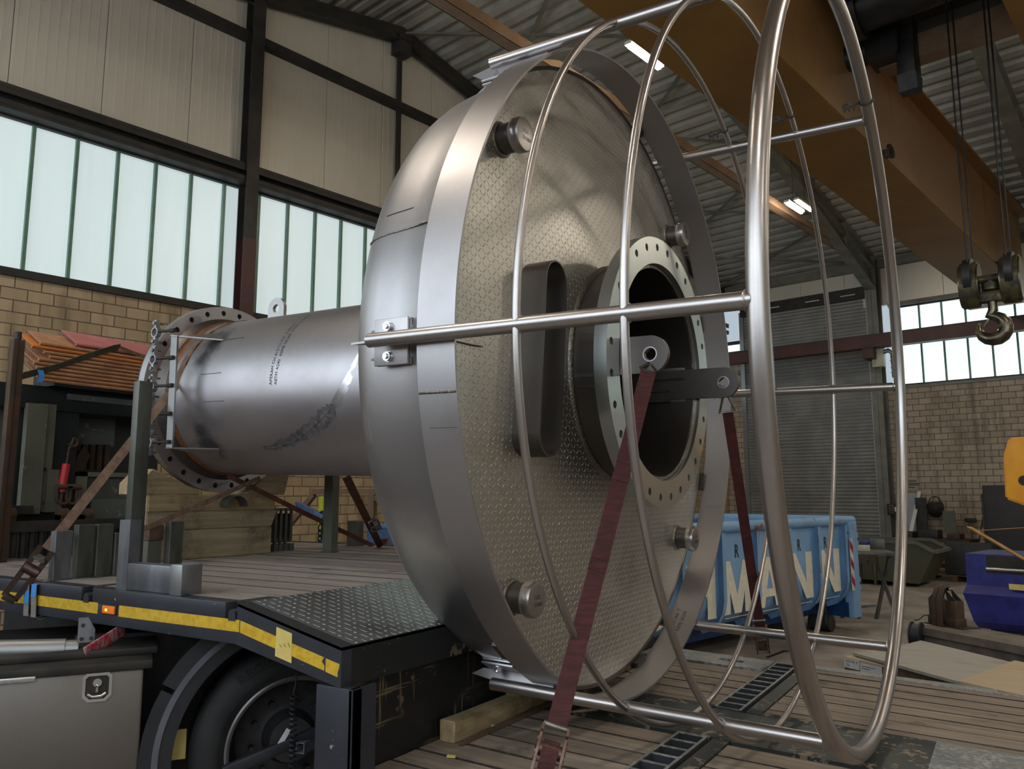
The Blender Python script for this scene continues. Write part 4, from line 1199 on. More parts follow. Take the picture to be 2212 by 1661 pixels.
for y0, y1 in ((3.86, 5.03), (2.22, 3.385)):
    b.box(g0, g0 + .012, y0, y1, -.05, .003); b.box(g1 - .012, g1, y0, y1, -.05, .003)
    n = int((y1 - y0) / .104)
    for k in range(n + 1):
        y = y0 + (y1 - y0 - .012) * k / n
        b.box(g0 + .012, g1 - .012, y, y + .012, -.05, .001)
gr = b.build('ladder_grating', MAT['dark_matt'], ld, smooth=False)
for y0, y1 in ((3.86, 5.03), (2.22, 3.385)):
    b = MB(); b.box(g0, g0 + .012, y0, y1, .003, .005); b.box(g1 - .012, g1, y0, y1, .003, .005); b.box(g0, g1, y0, y0 + .004, .003, .005)
    n = int((y1 - y0) / .104)
    for k in range(n + 1):
        y = y0 + (y1 - y0 - .012) * k / n
        b.box(g0 + .012, g1 - .012, y, y + .012, .001, .005)
    b.build('worn_top', MAT['deck_steel_pale'], gr, smooth=False)
b = MB(); b.box(g1 + .022, g2, 3.86, 5.0, -.03, .002); b.box(g1 + .022, g2, 2.22, 3.385, -.03, .002)
b.build('grating_edge', MAT['deck_steel'], ld, smooth=False)
# far rim with slots
def slot_seg(b, xa, xb, y0, y1, hx, hw, hh):
    cx = hx; N = 28
    hole = []; out = []
    for i in range(N):
        a = 2 * PI * i / N + .001
        hole.append((hw * max(-1, min(1, 1.25 * math.cos(a))), hh * max(-1, min(1, 1.25 * math.sin(a)))))
        ca, sa = math.cos(a), math.sin(a)
        L = (xb - xa) / 2; H = (y1 - y0) / 2
        k = min(L / max(abs(ca), 1e-6), H / max(abs(sa), 1e-6)); k2 = 1.0
        out.append((ca * k, sa * k))
    b.holed(out, hole, ((xa + xb) / 2, (y0 + y1) / 2, -.03), (1, 0, 0), (0, 1, 0), (0, 0, 1), .034)
ry0, ry1 = 4.992, 5.085
xsl = -1.0
def rim(*boxes, slot=None):
    b = MB()
    for q in boxes: b.box(*q, -.03, .004)
    if slot: slot_seg(b, *slot)
    b.build('outer_rim', MAT['deck_steel_pale'], ld, smooth=False)
rim((XA, xsl - .16, 4.775, 5.06)); rim(slot=(xsl - .16, xsl + .16, 4.775, 5.06, xsl, .075, .032)); rim((xsl + .16, g0 - .01, 4.775, 5.06))
rim((g2, -.18, ry0, ry1)); rim((-.18, -.13, ry0, ry0 + .04), (-.13, .37, ry0, ry1), (.37, .51, ry0, ry0 + .025), (.51, XB, ry0, ry1))
# bogie and wheels out of sight of the lens carry the deck
for wx in (1.2, 2.3):
    for wy in (2.3, 4.85):
        b = MB(); b.cyl((wx, wy - .12, .22), (wx, wy + .12, .22), .22, 32)
        part(b, 'wheel', MAT['rubber'])
b = MB(); b.box(-6.6, -2.12, 3.25, 4.9, .30, .945)
part(b, 'neck_beam', MAT['dark_matt'], smooth=False)

# ------------------------------------------------------------------ tractor unit standing at an angle under the neck
TA = math.radians(57)
TD = V(math.cos(TA), math.sin(TA), 0); TNRM = V(math.sin(TA), -math.cos(TA), 0)
wc_ = CAM + ray(626, 1592) * (3.60 / FPX)
tu = empty('truck_tractor', V(wc_.x, wc_.y, 0), (0, 0, TA))
tag(tu, 'dark truck tractor with a tyre, mudguard and aluminium toolbox below the yellow-taped rail', 'truck')
def tl(p):                  # world -> tractor local (x along the truck, -y outwards)
    q = Vector(p) - tu.location
    return V(q.dot(TD), -q.dot(TNRM), q.z)
def on_side(px, py, off):   # point on a plane parallel to the truck's side, off metres outside the wheel centre
    return tl(at_plane(px, py, TNRM, wc_.dot(TNRM) + off))
WZ = wc_.z; WR = WZ
def yl(prof, n=80):
    b = MB(); pts = []
    L = len(prof)
    for i in range(n):
        a = 2 * PI * i / n
        pts += [V(r * math.cos(a), y, WZ + r * math.sin(a)) for y, r in prof]
    b._add(pts, [(i * L + k, i * L + k + 1, ((i + 1) % n) * L + k + 1, ((i + 1) % n) * L + k) for i in range(n) for k in range(L - 1)])
    return b
s = WR / .49
whl = yl([(.12, WR - .02), (-.10, WR), (-.135, WR - .015), (-.155, WR - .05), (-.165, WR - .10), (-.16, .32), (-.145, .288), (-.10, .28)]).build('wheel', MAT['rubber'], tu)
yl([(-.10, .272), (-.148, .276), (-.155, .288), (-.150, .296), (-.140, .292)]).build('rim_edge', MAT['rim_edge'], whl)
yl([(-.14, .276), (-.10, .262), (-.03, .250), (.03, .235), (.045, .20), (.03, .12), (-.01, .105), (-.05, .095), (-.055, 0)]).build('rim', MAT['rim'], whl)
for i in range(10):
    a = 2 * PI * i / 10 + .2; c = V(.168 * math.cos(a), .038, WZ + .168 * math.sin(a)); b = MB(); b.cyl(c + V(0, -.045, 0), c, .014, 6); b.build('wheel_nut', MAT['rim'], whl)
    a = 2 * PI * (i + .5) / 10 + .2; c = V(.215 * math.cos(a), .032, WZ + .215 * math.sin(a)); b = MB(); b.cyl(c + V(0, -.006, 0), c, .024, 14); b.build('hand_hole', MAT['dark_matt'], whl)
def on_tyre(a0, R, y): return lambda x, z: V((R + z) * math.cos(a0 - x / R), y, WZ + (R + z) * math.sin(a0 - x / R))
text_on('REGIONAL', .060, on_tyre(math.radians(131), .372, -.1655), MAT['rubber'], whl, bold=.001)
# mudguard
def arc_shell(r0, r1, y0, y1, a0, a1, n=40):
    b = MB(); pts = []
    for i in range(n + 1):
        a = math.radians(a0 + (a1 - a0) * i / n); ca, sa = math.cos(a), math.sin(a)
        for r, y in ((r0, y0), (r1, y0), (r1, y1), (r0, y1)): pts.append(V(r * ca, y, WZ + r * sa))
    b._add(pts, [(i * 4 + k, i * 4 + (k + 1) % 4, (i + 1) * 4 + (k + 1) % 4, (i + 1) * 4 + k) for i in range(n) for k in range(4)] + [(3, 2, 1, 0), tuple(n * 4 + k for k in range(4))])
    return b
mg = arc_shell(.545, .565, -.16, .22, 75, 205).build('mudguard', MAT['plastic'], tu)
arc_shell(.500, .552, -.172, -.160, 78, 205).build('guard_lip', MAT['plastic'], mg)
arc_shell(.552, .576, -.178, -.160, 78, 205).build('guard_stripe', MAT['plastic_grey'], mg)
arc_shell(.576, .635, -.172, -.155, 118, 150).build('upper_flap', MAT['plastic'], mg)
arc_shell(.576, .625, -.170, -.155, 152, 205).build('lower_flap', MAT['plastic'], mg)
b = MB(); b.box(-.50, -.44, -.05, -.04, WZ - .02, WZ + .10)
b.build('paper_tag', MAT['paper_tape'], mg, smooth=False)
# aluminium toolbox
q0 = on_side(312, 1446, .16); q1 = on_side(0, 1466, .16)
xr0 = q0.x; zt = (q0.z + q1.z) / 2
b = MB(); b.box(xr0 - 1.5, xr0, -.16, .30, zt - .62, zt, .012)
tb = b.build('toolbox', MAT['box_alu'], tu)
b = MB(); b.box(xr0 - 1.5, xr0 + .03, -.18, .30, zt + .0, zt + .035, .006); b.box(xr0 - 1.5, xr0 + .05, -.05, .30, zt + .035, zt + .065, .006)
b.build('lid_channel', MAT['dark'], tb)
b = MB(); h = on_side(210, 1484, .165); w = .052; hh = .055
ol = [(-w, -hh + .02), (-w + .02, -hh), (w - .02, -hh), (w, -hh + .02), (w, hh - .012), (w - .012, hh), (-w + .012, hh), (-w, hh - .012)]
il = [(x * .80, z * .80) for x, z in ol]
b.holed(ol, il, (h.x, h.y - .006, h.z), (1, 0, 0), (0, 0, 1), (0, 1, 0), .01)
lt = b.build('paddle_latch', MAT['chrome'], tb)
b = MB(); b.prism(il, (h.x, h.y - .001, h.z), (1, 0, 0), (0, 0, 1), (0, 1, 0), .003)
b.build('latch_cup', MAT['dark'], lt)
b = MB(); b.cyl((h.x, h.y - .008, h.z + .018), (h.x, h.y + .004, h.z + .018), .016, 20); b.box(h.x - .005, h.x + .005, h.y - .012, h.y, h.z - .018, h.z + .012, .002); b.tube([(h.x - .032, h.y - .01, h.z - .022), (h.x - .015, h.y - .012, h.z - .032), (h.x + .015, h.y - .012, h.z - .032), (h.x + .032, h.y - .01, h.z - .022)], .008, 10)
b.build('t_handle', MAT['chrome'], lt)
e0 = on_side(0, 1458, .17); e1 = on_side(78, 1456, .17)
b = MB(); b.box(e0.x - .3, e1.x, -.182, -.165, zt - .012, zt + .008, .003)
b.build('bright_edge_strip', MAT['ground'], tb)
# air tank, bracket and faded red lever above the toolbox
c0 = on_side(-80, 1407, -.05); c1 = on_side(140, 1402, -.05)
b = MB(); b.cyl(c0, c1, .042, 28); b.cyl(c1, c1 + (c1 - c0).normalized() * .05, .036, 28)
b.build('air_tank', MAT['galv'], tu)
p = on_side(189, 1366, .0)
b = MB(); b.prism([(-.036, .06), (.0, .06), (.028, .01), (.028, -.04), (-.036, -.04)], p, (1, 0, 0), (0, 0, 1), (0, 1, 0), .012)
bp = b.build('tank_bracket', MAT['stake_bright'], tu, smooth=False)
b = MB()
for dx, dz in ((-.018, .03), (-.02, -.025), (.016, -.025)): b.cyl(p + V(dx, -.003, dz), p + V(dx, .002, dz), .008, 12)
b.build('bracket_holes', MAT['dark'], bp)
r0, r1 = on_side(183, 1412, .05), on_side(268, 1358, -.1)
b = MB(); b.bar(r0, r1, .012, .052, (0, 0, 1), .004)
b.build('red_lever', MAT['red_white'], tu)
f0, f1 = on_side(60, 1425, -.1), on_side(330, 1414, -.1)
b = MB(); b.bar(f0 - V(.5, 0, 0), f1, .04, .035)
b.build('chassis_strip', MAT['rusty'], tu, smooth=False)
b = MB(); b.box(-3.2, 1.3, .26, 1.3, .12, .80); b.box(-.9, .9, .24, .3, .1, .9)
b.build('chassis', MAT['dark'], tu, smooth=False)
# rear light bar, coiled cable and sheet-metal tab in front of the wheel
k0, k1 = on_side(482, 1668, .30), on_side(706, 1571, .30)
b = MB(); b.bar(k0, k1, .03, .045, (0, 0, 1), .004)
lbr = b.build('light_bar', MAT['plastic'], tu)
m0 = on_side(648, 1616, .34); m1 = on_side(700, 1590, .2)
dv = (m1 - m0).normalized(); sv = dv.cross(V(0, 0, 1)).normalized(); uv = sv.cross(dv)
b = MB(); b.holed([(-.02, -.022), (.02, -.022), (.02, .022), (-.02, .022)], [(-.016, -.018), (.016, -.018), (.016, .018), (-.016, .018)], m0, sv, uv, dv, .3)
b.build('square_tube', MAT['plastic_grey'], lbr, smooth=False)
n0 = on_side(602, 1612, .31); n1 = on_side(624, 1575, .31)
b = MB(); b.bar(n0, n1, .004, .02, (1, 0, 0))
b.build('metal_tab', MAT['paper'], lbr, smooth=False)
cb0 = on_side(640, 1455, .33); cb1 = on_side(634, 1500, .33); cb2 = on_side(631, 1680, .33)
b = MB(); path = [cb0, cb0 * .5 + cb1 * .5 + V(.004, 0, 0), cb1]
N = 24 * 16
for i in range(N + 1):
    t = i / N; c = cb1 + (cb2 - cb1) * t; a = 2 * PI * 16 * t
    path.append(c + V(.012 * math.cos(a), .012 * math.sin(a), 0))
b.tube(path, .0042, 7)
b.build('coiled_cable', MAT['plastic'], tu)

# ------------------------------------------------------------------ blocking timber
def timber(name, cx, cy, z0, dx, ly, h, mat, label, group=None, cut=0.0, rot=0.0):
    o = empty(name, (cx, cy, z0), (0, 0, rot)); tag(o, label, 'timber', group)
    b = MB()
    b._add([V(-dx / 2, -ly / 2, 0), V(dx / 2, -ly / 2, 0), V(dx / 2, ly / 2, 0), V(-dx / 2, ly / 2, 0), V(-dx / 2, -ly / 2 , h), V(dx / 2, -ly / 2, h), V(dx / 2, ly / 2 - cut, h), V(-dx / 2, ly / 2 - cut, h)],
           [(3, 2, 1, 0), (4, 5, 6, 7), (0, 1, 5, 4), (1, 2, 6, 5), (2, 3, 7, 6), (3, 0, 4, 7)])
    bmesh.ops.bevel(b.bm, geom=list(b.bm.edges), offset=.006, segments=2, affect='EDGES')
    b.build('beam', mat, o)
    b = MB(); b.box(-dx / 2 + .008, dx / 2 - .008, -ly / 2 - .0012, -ly / 2 + .001, .008, h - .008)
    b.build('sawn_end', MAT['beam_end'], o, smooth=False)
    return o
TX = -4.60
timber('timber_beam', TX, 3.485, UPZ, .24, .95, .185, MAT['beam_wood_pale'], 'thickest weathered timber beam, lowest of the stack under the pipe flange', rot=.01)
timber('timber_beam', TX, 3.475, UPZ + .187, .22, .97, .115, MAT['beam_wood_pale'], 'middle timber beam of the stack, with a slanting cut right end', cut=-.05, rot=-.008)
timber('timber_beam', TX, 3.49, UPZ + .304, .22, 1.0, .104, MAT['beam_wood'], 'upper full-length timber beam of the stack, just below the wedges')
for s, yc, lab in ((1, 3.15, 'left wooden wedge chocking the pipe flange on the timber stack'), (-1, 3.93, 'right wooden wedge chocking the pipe flange on the timber stack')):
    o = empty('timber_wedge', (TX, yc, UPZ + .410)); tag(o, lab, 'timber')
    L = .22
    pl = [(-L, 0), (L, 0), (L, .02), (-L + .09, .16), (-L, .07)] if s > 0 else [(-L + .05, 0), (L - .06, 0), (L - .02, .16), (-.02, .14), (-L + .05, .02)]
    b = MB(); b.prism(pl, (-.11, 0, 0), (0, 1, 0), (0, 0, 1), (1, 0, 0), .20)
    bmesh.ops.bevel(b.bm, geom=list(b.bm.edges), offset=.005, segments=1, affect='EDGES')
    b.build('wedge_block', MAT['beam_wood'] if s > 0 else MAT['beam_wood_pale'], o)
b = MB(); N = 14
arc = [(.085 * math.cos(PI * i / N), .075 * math.sin(PI * i / N)) for i in range(N + 1)]
c = at_x(500, 1080, TX + .125)
b.prism(arc + [(x * .92, y * .92) for x, y in reversed(arc)], (TX + .10, c.y, UPZ + .33), (0, 1, 0), (0, 0, 1), (1, 0, 0), .09)
o = b.build('half_pipe_scrap', MAT['stake']); tag(o, 'short curved steel half-pipe offcut leaning on the timber stack', 'offcut')
# notched timber in front of the bulkhead on the lower deck
dz = deck_z(-1.95)
o = empty('timber_beam', (-1.99, 3.5, dz), (0, 0, 0)); tag(o, 'dark notched timber beam lying under the vessel against the black bulkhead', 'timber')
b = MB(); b.prism([(-.80, 0), (1.1, 0), (1.1, .115), (-.28, .115), (-.30, .075), (-.80, .085)], (-.045, 0, 0), (0, 1, 0), (0, 0, 1), (1, 0, 0), .075)
bmesh.ops.bevel(b.bm, geom=list(b.bm.edges), offset=.005, segments=1, affect='EDGES')
b.build('beam', MAT['beam_wood'], o)
o = empty('timber_batten', (-1.93, 3.5, dz - .0), (0, 0, 0)); tag(o, 'thin dark batten lying on the deck along the notched timber beam', 'timber')
b = MB(); b.box(-.012, .012, -.80, 1.0, 0, .014, .002); b.build('batten', MAT['dark_wood'], o)
for i, (px, py) in enumerate(((975, 1637), (1060, 1571))):
    p = at_deck(px, py)
    b = MB(); b.obox(p + V(0, 0, .006), (.016, .005, 0), (-.002, .006, 0), (0, 0, .004)); o = b.build('wood_chip', MAT['paper_tape'], None, smooth=False)
    tag(o, ['pale wood chip on the deck nearer the corner post', 'pale wood chip on the deck beside the notched beam'][i], 'chip')
p = at_deck(1256, 1538); b = MB(); b.bar(p + V(-.05, -.06, .006), p + V(.05, .06, .006), .012, .008); o = b.build('wood_sliver', MAT['beam_wood'], None, smooth=False)
tag(o, 'yellowish wood sliver on the plank deck beneath the lowest cage tube', 'chip')

# ------------------------------------------------------------------ stakes and stubs on the upper deck
def stub(x, y, w, h, mat, label, group=None, d=None, z0=UPZ, wall=.006):
    o = empty('steel_stub', (x, y, z0)); tag(o, label, 'stub', group)
    d = d or .085; i = wall
    b = MB(); b.holed([(-w / 2, -d / 2), (w / 2, -d / 2), (w / 2, d / 2), (-w / 2, d / 2)], [(-w / 2 + i, -d / 2 + i), (w / 2 - i, -d / 2 + i), (w / 2 - i, d / 2 - i), (-w / 2 + i, d / 2 - i)], (0, 0, 0), (1, 0, 0), (0, 1, 0), (0, 0, 1), h)
    bmesh.ops.bevel(b.bm, geom=[e for e in b.bm.edges], offset=.0025, segments=1, affect='EDGES')
    b.build('square_tube', mat, o, smooth=False)
    b = MB(); b.box(-w / 2 - .012, w / 2 + .012, -d / 2 - .004, d / 2 + .004, 0, .006); b.build('foot_plate', MAT['stake'], o, smooth=False)
    return o
stub(-3.955, 2.185, .045, .235, MAT['stake_bright'], 'front square steel stub at the deck edge beside the ratchet')
stub(-3.965, 2.300, .045, .262, MAT['stake'], 'taller square stub second in the row from the deck edge')
stub(-3.965, 2.400, .045, .262, MAT['stake'], 'square stub third in the row, left of the tall stake')
stub(-3.955, 2.490, .045, .215, MAT['stake'], 'lowest square stub, last of the row behind the tall stake')
stub(-4.06, 2.74, .06, .16, MAT['grey_green'], 'short pale grey stub just right of the tall stake')
stub(-4.00, 2.835, .05, .262, MAT['stake'], 'dark square stub in front of the timber stack left end')
b = MB(); b.box(-4.10, -4.02, 2.695, 2.785, UPZ + .161, UPZ + .245, .004)
o = b.build('wood_block', MAT['dark_wood']); tag(o, 'small reddish brown block sitting on the short pale stub', 'block')
# tall stake with an L-shaped foot
ts = empty('load_stake', (-3.335, 2.175, UPZ)); tag(ts, 'tall dark square steel stake standing in a bright L-shaped tube foot', 'stake')
pt = at_y(296, 826, 2.17)
b = MB(); b.box(-.036, .010, -.040, .030, 0.0, pt.z - UPZ, .005); b.build('post', MAT['stake'], ts)
b = MB(); b.holed([(-.05, -.052), (.028, -.052), (.028, .002), (-.05, .002)], [(-.037, -.041), (.011, -.041), (.011, -.004), (-.037, -.004)], (0, 0, 0), (1, 0, 0), (0, 1, 0), (0, 0, 1), .30); b.build('sleeve', MAT['stake_bright'], ts, smooth=False)
b = MB(); b.box(.030, .355, -.055, .015, 0.0, .115, .006); b.build('foot', MAT['stake_bright'], ts)
b = MB(); b.box(.358, .435, -.075, .025, 0.0, .125, .005); b.build('foot_end', MAT['galv'], ts)
stub(-4.20, 4.25, .085, .62, MAT['grey_green'], 'galvanised square post standing under the pipe beyond the timber', d=.07)
stub(-4.53, 4.86, .10, .20, MAT['stake'], 'short dark square post at the far deck edge left of the blue box')

# ------------------------------------------------------------------ straps
def strap_obj(name, label, mat, path, wv, th=.004, cat='strap', group=None):
    b = MB(); b.strip(path, wv, th); o = b.build(name, mat, None, smooth=True, angle=60)
    tag(o, label, cat, group); return o
def ratchet(parent, c, t, w, wid=.06, L=.26, mat='ratchet', handle=True):
    # c centre, t strap direction, w width direction
    t = Vector(t).normalized(); w = Vector(w); w = (w - t * w.dot(t)).normalized(); n = w.cross(t).normalized(); c = Vector(c)
    root = None
    for s in (-1, 1):
        b = MB()
        pl = [(-L * .5, -.012), (-L * .5, .02), (-L * .12, .034), (L * .18, .046), (L * .36, .040), (L * .42, .015), (L * .5, .01), (L * .5, -.012), (L * .1, -.02)]
        b.prism(pl, c + w * (s * (wid / 2 + .004)) - w * .004, t, n, w, .008)
        side = b.build('ratchet_side', MAT[mat], parent)
        b = MB(); N = 26; pl = []
        for i in range(N): pl.append((L * .20 + (.036 if i % 2 else .030) * math.cos(2 * PI * i / N), .012 + (.036 if i % 2 else .030) * math.sin(2 * PI * i / N)))
        b.prism(pl, c + w * (s * (wid / 2 + .010)) - w * .002, t, n, w, .004)
        b.build('ratchet_wheel', MAT[mat], parent)
    b = MB(); b.cyl(c + t * L * .20 + n * .012 - w * wid * .6, c + t * L * .20 + n * .012 + w * wid * .6, .022, 20)
    b.build('spindle', MAT[mat], parent)
    b = MB(); b.cyl(c + t * L * .5 - w * wid * .58, c + t * L * .5 + w * wid * .58, .009, 14)
    b.build('roller_bar', MAT['ratchet_zinc'], parent)
    b = MB(); b.cyl(c - t * L * .5 - w * wid * .58, c - t * L * .5 + w * wid * .58, .008, 14)
    b.build('anchor_bar', MAT['ratchet_zinc'], parent)
    b = MB(); b.obox(c - t * L * .20 + n * .026, w * wid * .45, t * L * .16, n * .003, .002)
    b.build('handle_plate', MAT[mat], parent)

# red strap in front: from the lifting plate to the near deck edge
pa = VM @ V(.267, -.492, -.028)
pb_ = at_y(1150, 1770, 2.12)
dirv = (pb_ - pa).normalized(); side = dirv.cross(V(.839, -.545, 0).cross(V(0, 0, 1)).cross(V(0, 0, 1)))
view = ((pa + pb_) / 2 - CAM).normalized(); wv = dirv.cross(view).normalized() * .062
sr = empty('ratchet_strap', pb_); tag(sr, 'long red ratchet strap in front, from the nozzle plate to the near deck edge', 'strap')
def world_part(b, name, mat, root, **kw):
    bmesh.ops.transform(b.bm, matrix=Matrix.Translation(-root.location), verts=b.bm.verts)
    return b.build(name, mat, root, **kw)
tri = pa + dirv * .045
b = MB()
for s in (-1, 1): pass
b.tube([pa + V(0, 0, .008), pa + wv * .15 + dirv * .02, tri + wv * .55, tri + wv * .3 + dirv * .012, tri - wv * .3 + dirv * .012, tri - wv * .55, pa - wv * .15 + dirv * .02], .007, 10, True)
world_part(b, 'triangle_hook', MAT['rusty'], sr)
re_ = pa + (pb_ - pa) * .852
b = MB(); b.strip([tri + dirv * .012, pa + (pb_ - pa) * .30, pa + (pb_ - pa) * .33, pa + (pb_ - pa) * .57, re_], wv, .005)
world_part(b, 'webbing', MAT['strap_red'], sr, angle=60)
for f in (.28, .325, .51, .535):
    b = MB(); q = pa + (pb_ - pa) * f; b.strip([q - dirv * .018, q + dirv * .018], wv * 1.04, .009)
    world_part(b, 'stitched_overlap', MAT['strap_red'], sr)
class _R:                   # collects ratchet pieces built in world space under a root
    pass
def ratchet_under(root, c, t, w, **kw):
    before = set(bpy.data.objects)
    ratchet(None, c, t, w, **kw)
    for o in set(bpy.data.objects) - before:
        o.data.transform(Matrix.Translation(-root.location)); o.parent = root
ratchet_under(sr, pa + (pb_ - pa) * .92, -dirv, wv, wid=.070, L=.25)
b = MB(); q0 = pa + (pb_ - pa) * .875; nn = wv.normalized().cross(dirv)
if nn.dot(CAM - q0) < 0: nn = -nn
b.strip([q0 + nn * .01, q0 + dirv * .03 + nn * .035, q0 + dirv * .07 + nn * .038, q0 + dirv * .10 + nn * .012], wv * .82, .006)
world_part(b, 'wound_webbing', MAT['strap_red'], sr, angle=60)

# dark red strap behind: from the far lifting plate to the far deck rim
pa = VM @ V(.267, .492, -.028); pb_ = at_plane(1652, 1425, V(0, 1, 0), 5.04)
dirv = (pb_ - pa).normalized(); view = ((pa + pb_) / 2 - CAM).normalized(); wv = dirv.cross(view).normalized() * .055
sd_ = empty('ratchet_strap', pb_); tag(sd_, 'dark red ratchet strap behind, running from the right lifting plate to the far deck rim', 'strap')
tri = pa + dirv * .14
b = MB(); b.tube([pa + V(0, 0, .01), pa + wv * .12 + dirv * .03, tri + wv * .75, tri - wv * .75, pa - wv * .12 + dirv * .03], .007, 10, True)
world_part(b, 'triangle_hook', MAT['ratchet_zinc'], sd_)
b = MB(); b.strip([tri, pa + (pb_ - pa) * .2, pa + (pb_ - pa) * .55, pa + (pb_ - pa) * .86], wv, .005)
world_part(b, 'webbing', MAT['strap_dark'], sd_, angle=60)
ratchet_under(sd_, pa + (pb_ - pa) * .90, -dirv, wv, wid=.06, L=.24)
b = MB(); e = pb_ + V(.02, -.03, .02)
b.strip([e, e + V(.10, .02, .045), e + V(.20, .0, .05), e + V(.27, -.05, .02), e + V(.22, -.07, .0), e + V(.16, -.06, .012)], V(0, -.045, .012), .005)
world_part(b, 'loose_tail', MAT['strap_red'], sd_, angle=60)

# brown strap over the pipe by the left flange
x_s = -2.80
P0 = at_y(100, 1186, 2.14)
arc = [VM @ pol(x_s + .02 * (i - 3), .513, 150 - i * 14) for i in range(9)]
arc = [VM @ pol(-2.83 + .012 * i, .514, 176 - i * 15) for i in range(11)]
bs = empty('tension_strap', P0); tag(bs, 'brown webbing strap rising from the deck edge ratchet and over the pipe beside the flange', 'strap')
b = MB(); path = [P0] + [P0 + (arc[0] - P0) * .5] + arc
dv = (arc[0] - P0).normalized(); wv0 = dv.cross((P0 - CAM).normalized()).normalized() * .048
b.strip(path, [wv0, wv0] + [(VM.to_3x3() @ V(1, 0, 0)) * .048] * len(arc) if False else [wv0, wv0, wv0] + [((VM.to_3x3() @ V(1, 0, 0)) * .048 if wv0.x > 0 else (VM.to_3x3() @ V(-1, 0, 0)) * .048)] * (len(arc) - 1), .004)
world_part(b, 'webbing', MAT['strap_brown'], bs, angle=60)
# long-handled ratchet and the loop round the rail
h0, h1 = at_y(101, 1186, 2.10), at_y(20, 1292, 2.02)
t_ = (h1 - h0).normalized(); w_ = t_.cross((h0 - CAM).normalized()).normalized()
for s in (-1, 1):
    b = MB(); b.bar(h0 + w_ * s * .03, h1 + w_ * s * .026, .008, .026, w_)
    world_part(b, 'ratchet_handle_arm', MAT['rusty'], bs)
b = MB(); b.bar(h1 - w_ * .03, h1 + w_ * .03, .03, .03, t_, .004); world_part(b, 'handle_grip', MAT['rusty'], bs)
hm = h0 + (h1 - h0) * .42
b = MB(); b.cyl(hm - w_ * .036, hm + w_ * .036, .026, 20); world_part(b, 'ratchet_drum', MAT['ratchet'], bs)
b = MB(); b.bar(h0 + (h1 - h0) * .18 - w_ * .028, h0 + (h1 - h0) * .18 + w_ * .028, .05, .012, t_); world_part(b, 'ratchet_pawl', MAT['ratchet_zinc'], bs)
for px in (56, 72):
    top = at_y(px + 2, 1265, YN - .012); bot = at_y(px, 1330 + (px - 56) * .2, YN - .012)
    b = MB(); b.strip([top + V(0, .06, .02), top + V(0, 0, .004), bot, bot + V(0, .02, -.01), bot + V(0, .10, .0)], V(.042, 0, 0), .004)
    lp_ = world_part(b, 'rail_loop', MAT['strap_grey'], bs, angle=60)
    b = MB(); q = at_y(px + 1, 1276 + (14 if px < 60 else 0), YN - .016); b.strip([q + V(0, 0, .03), q - V(0, 0, .03)], V(.043, 0, 0), .002)
    world_part(b, 'blue_label', MAT['label_blue'], bs)
# straps crossing under the pipe
def line_strap(px0, py0, f0, px1, py1, f1, w, label, mat):
    a = f0(px0, py0); c = f1(px1, py1); d = (c - a).normalized(); wv = d.cross(((a + c) / 2 - CAM).normalized()).normalized() * w
    return strap_obj('tension_strap', label, mat, [a, a + (c - a) * .5 - V(0, 0, .004), c], wv)
line_strap(303, 1146, lambda x, y: at_x(x, y, -3.98), 562, 1032, lambda x, y: at_x(x, y, -4.36), .030, 'thin brown strap rising from the stubs across the timber stack to the pipe underside', MAT['strap_brown'])
line_strap(492, 1027, lambda x, y: at_x(x, y, -4.36), 806, 1179, lambda x, y: at_z(x, y, UPZ + .004), .034, 'dark rust strap falling from the pipe underside across the timber to the far deck edge', MAT['strap_rust'])
a_ = at_x(748, 1030, -3.35); c_ = at_z(822, 1181, UPZ + .006)
d_ = (c_ - a_).normalized(); wv = d_.cross(((a_ + c_) / 2 - CAM).normalized()).normalized() * .05
s2 = empty('tension_strap', c_); tag(s2, 'rust brown strap with a zinc ratchet just left of the drum', 'strap')
b = MB(); b.strip([a_, a_ + (c_ - a_) * .5, c_], wv, .005); world_part(b, 'webbing', MAT['strap_rust'], s2, angle=60)
ratchet_under(s2, a_ + (c_ - a_) * .66 - (c_ - CAM).normalized() * .03 + wv * .6, d_, wv, wid=.055, L=.24, mat='ratchet_zinc')
b = MB(); q = c_ - d_ * .16 + wv * .3; b.strip([q, q + wv * .9 + d_ * .06, c_ + wv * .55 - d_ * .02, c_ + wv * 1.2], wv * .8, .005); world_part(b, 'orange_tail', MAT['strap_orange'], s2, angle=60)
# ------------------------------------------------------------------ blue roll-off container
CA = math.radians(76)
CDIR = V(math.cos(CA), math.sin(CA), 0); CN = V(CDIR.y, -CDIR.x, 0)
CF = CAM + ray(1845, 1330) * (9.15 / FPX); CF.z = 0
bc = empty('roll_off_container', CF, (0, 0, CA))
tag(bc, 'light blue open-top container with big cream letters standing beyond the low loader', 'container')
# local x along the side (0 at the far end, negative towards the lens), local -y outwards
CL, CW = 4.45, 1.9
b = MB(); prof = [(0, 1.20), (0, .62), (.01, .52), (.05, .42), (.12, .34), (.22, .29), (.34, .27), (.5, .265)]
pts = []
for x in (-CL, 0.0):
    for y, z in prof: pts.append(V(x, y, z))
    for y, z in reversed(prof): pts.append(V(x, CW - y, z))
n = 2 * len(prof)
b._add(pts, [(i, i + 1, n + i + 1, n + i) for i in range(n - 1)] + [tuple(range(n - 1, -1, -1))])
b.build('side_wall', MAT['blue'], bc, angle=30)
b = MB(); b.box(-.03, 0, 0, CW, .27, 1.20); b.build('end_wall', MAT['blue'], bc, smooth=False)
b = MB()
for y in (-.01, CW + .01): b.tube([(-CL, y, 1.215), (-.02, y, 1.215), (.055, y, 1.215)], .052, 14)
b.tube([(0.03, -.01, 1.215), (.03, CW, 1.215)], .052, 14); b.tube([(-CL, 0, 1.215), (-CL, CW, 1.215)], .052, 14)
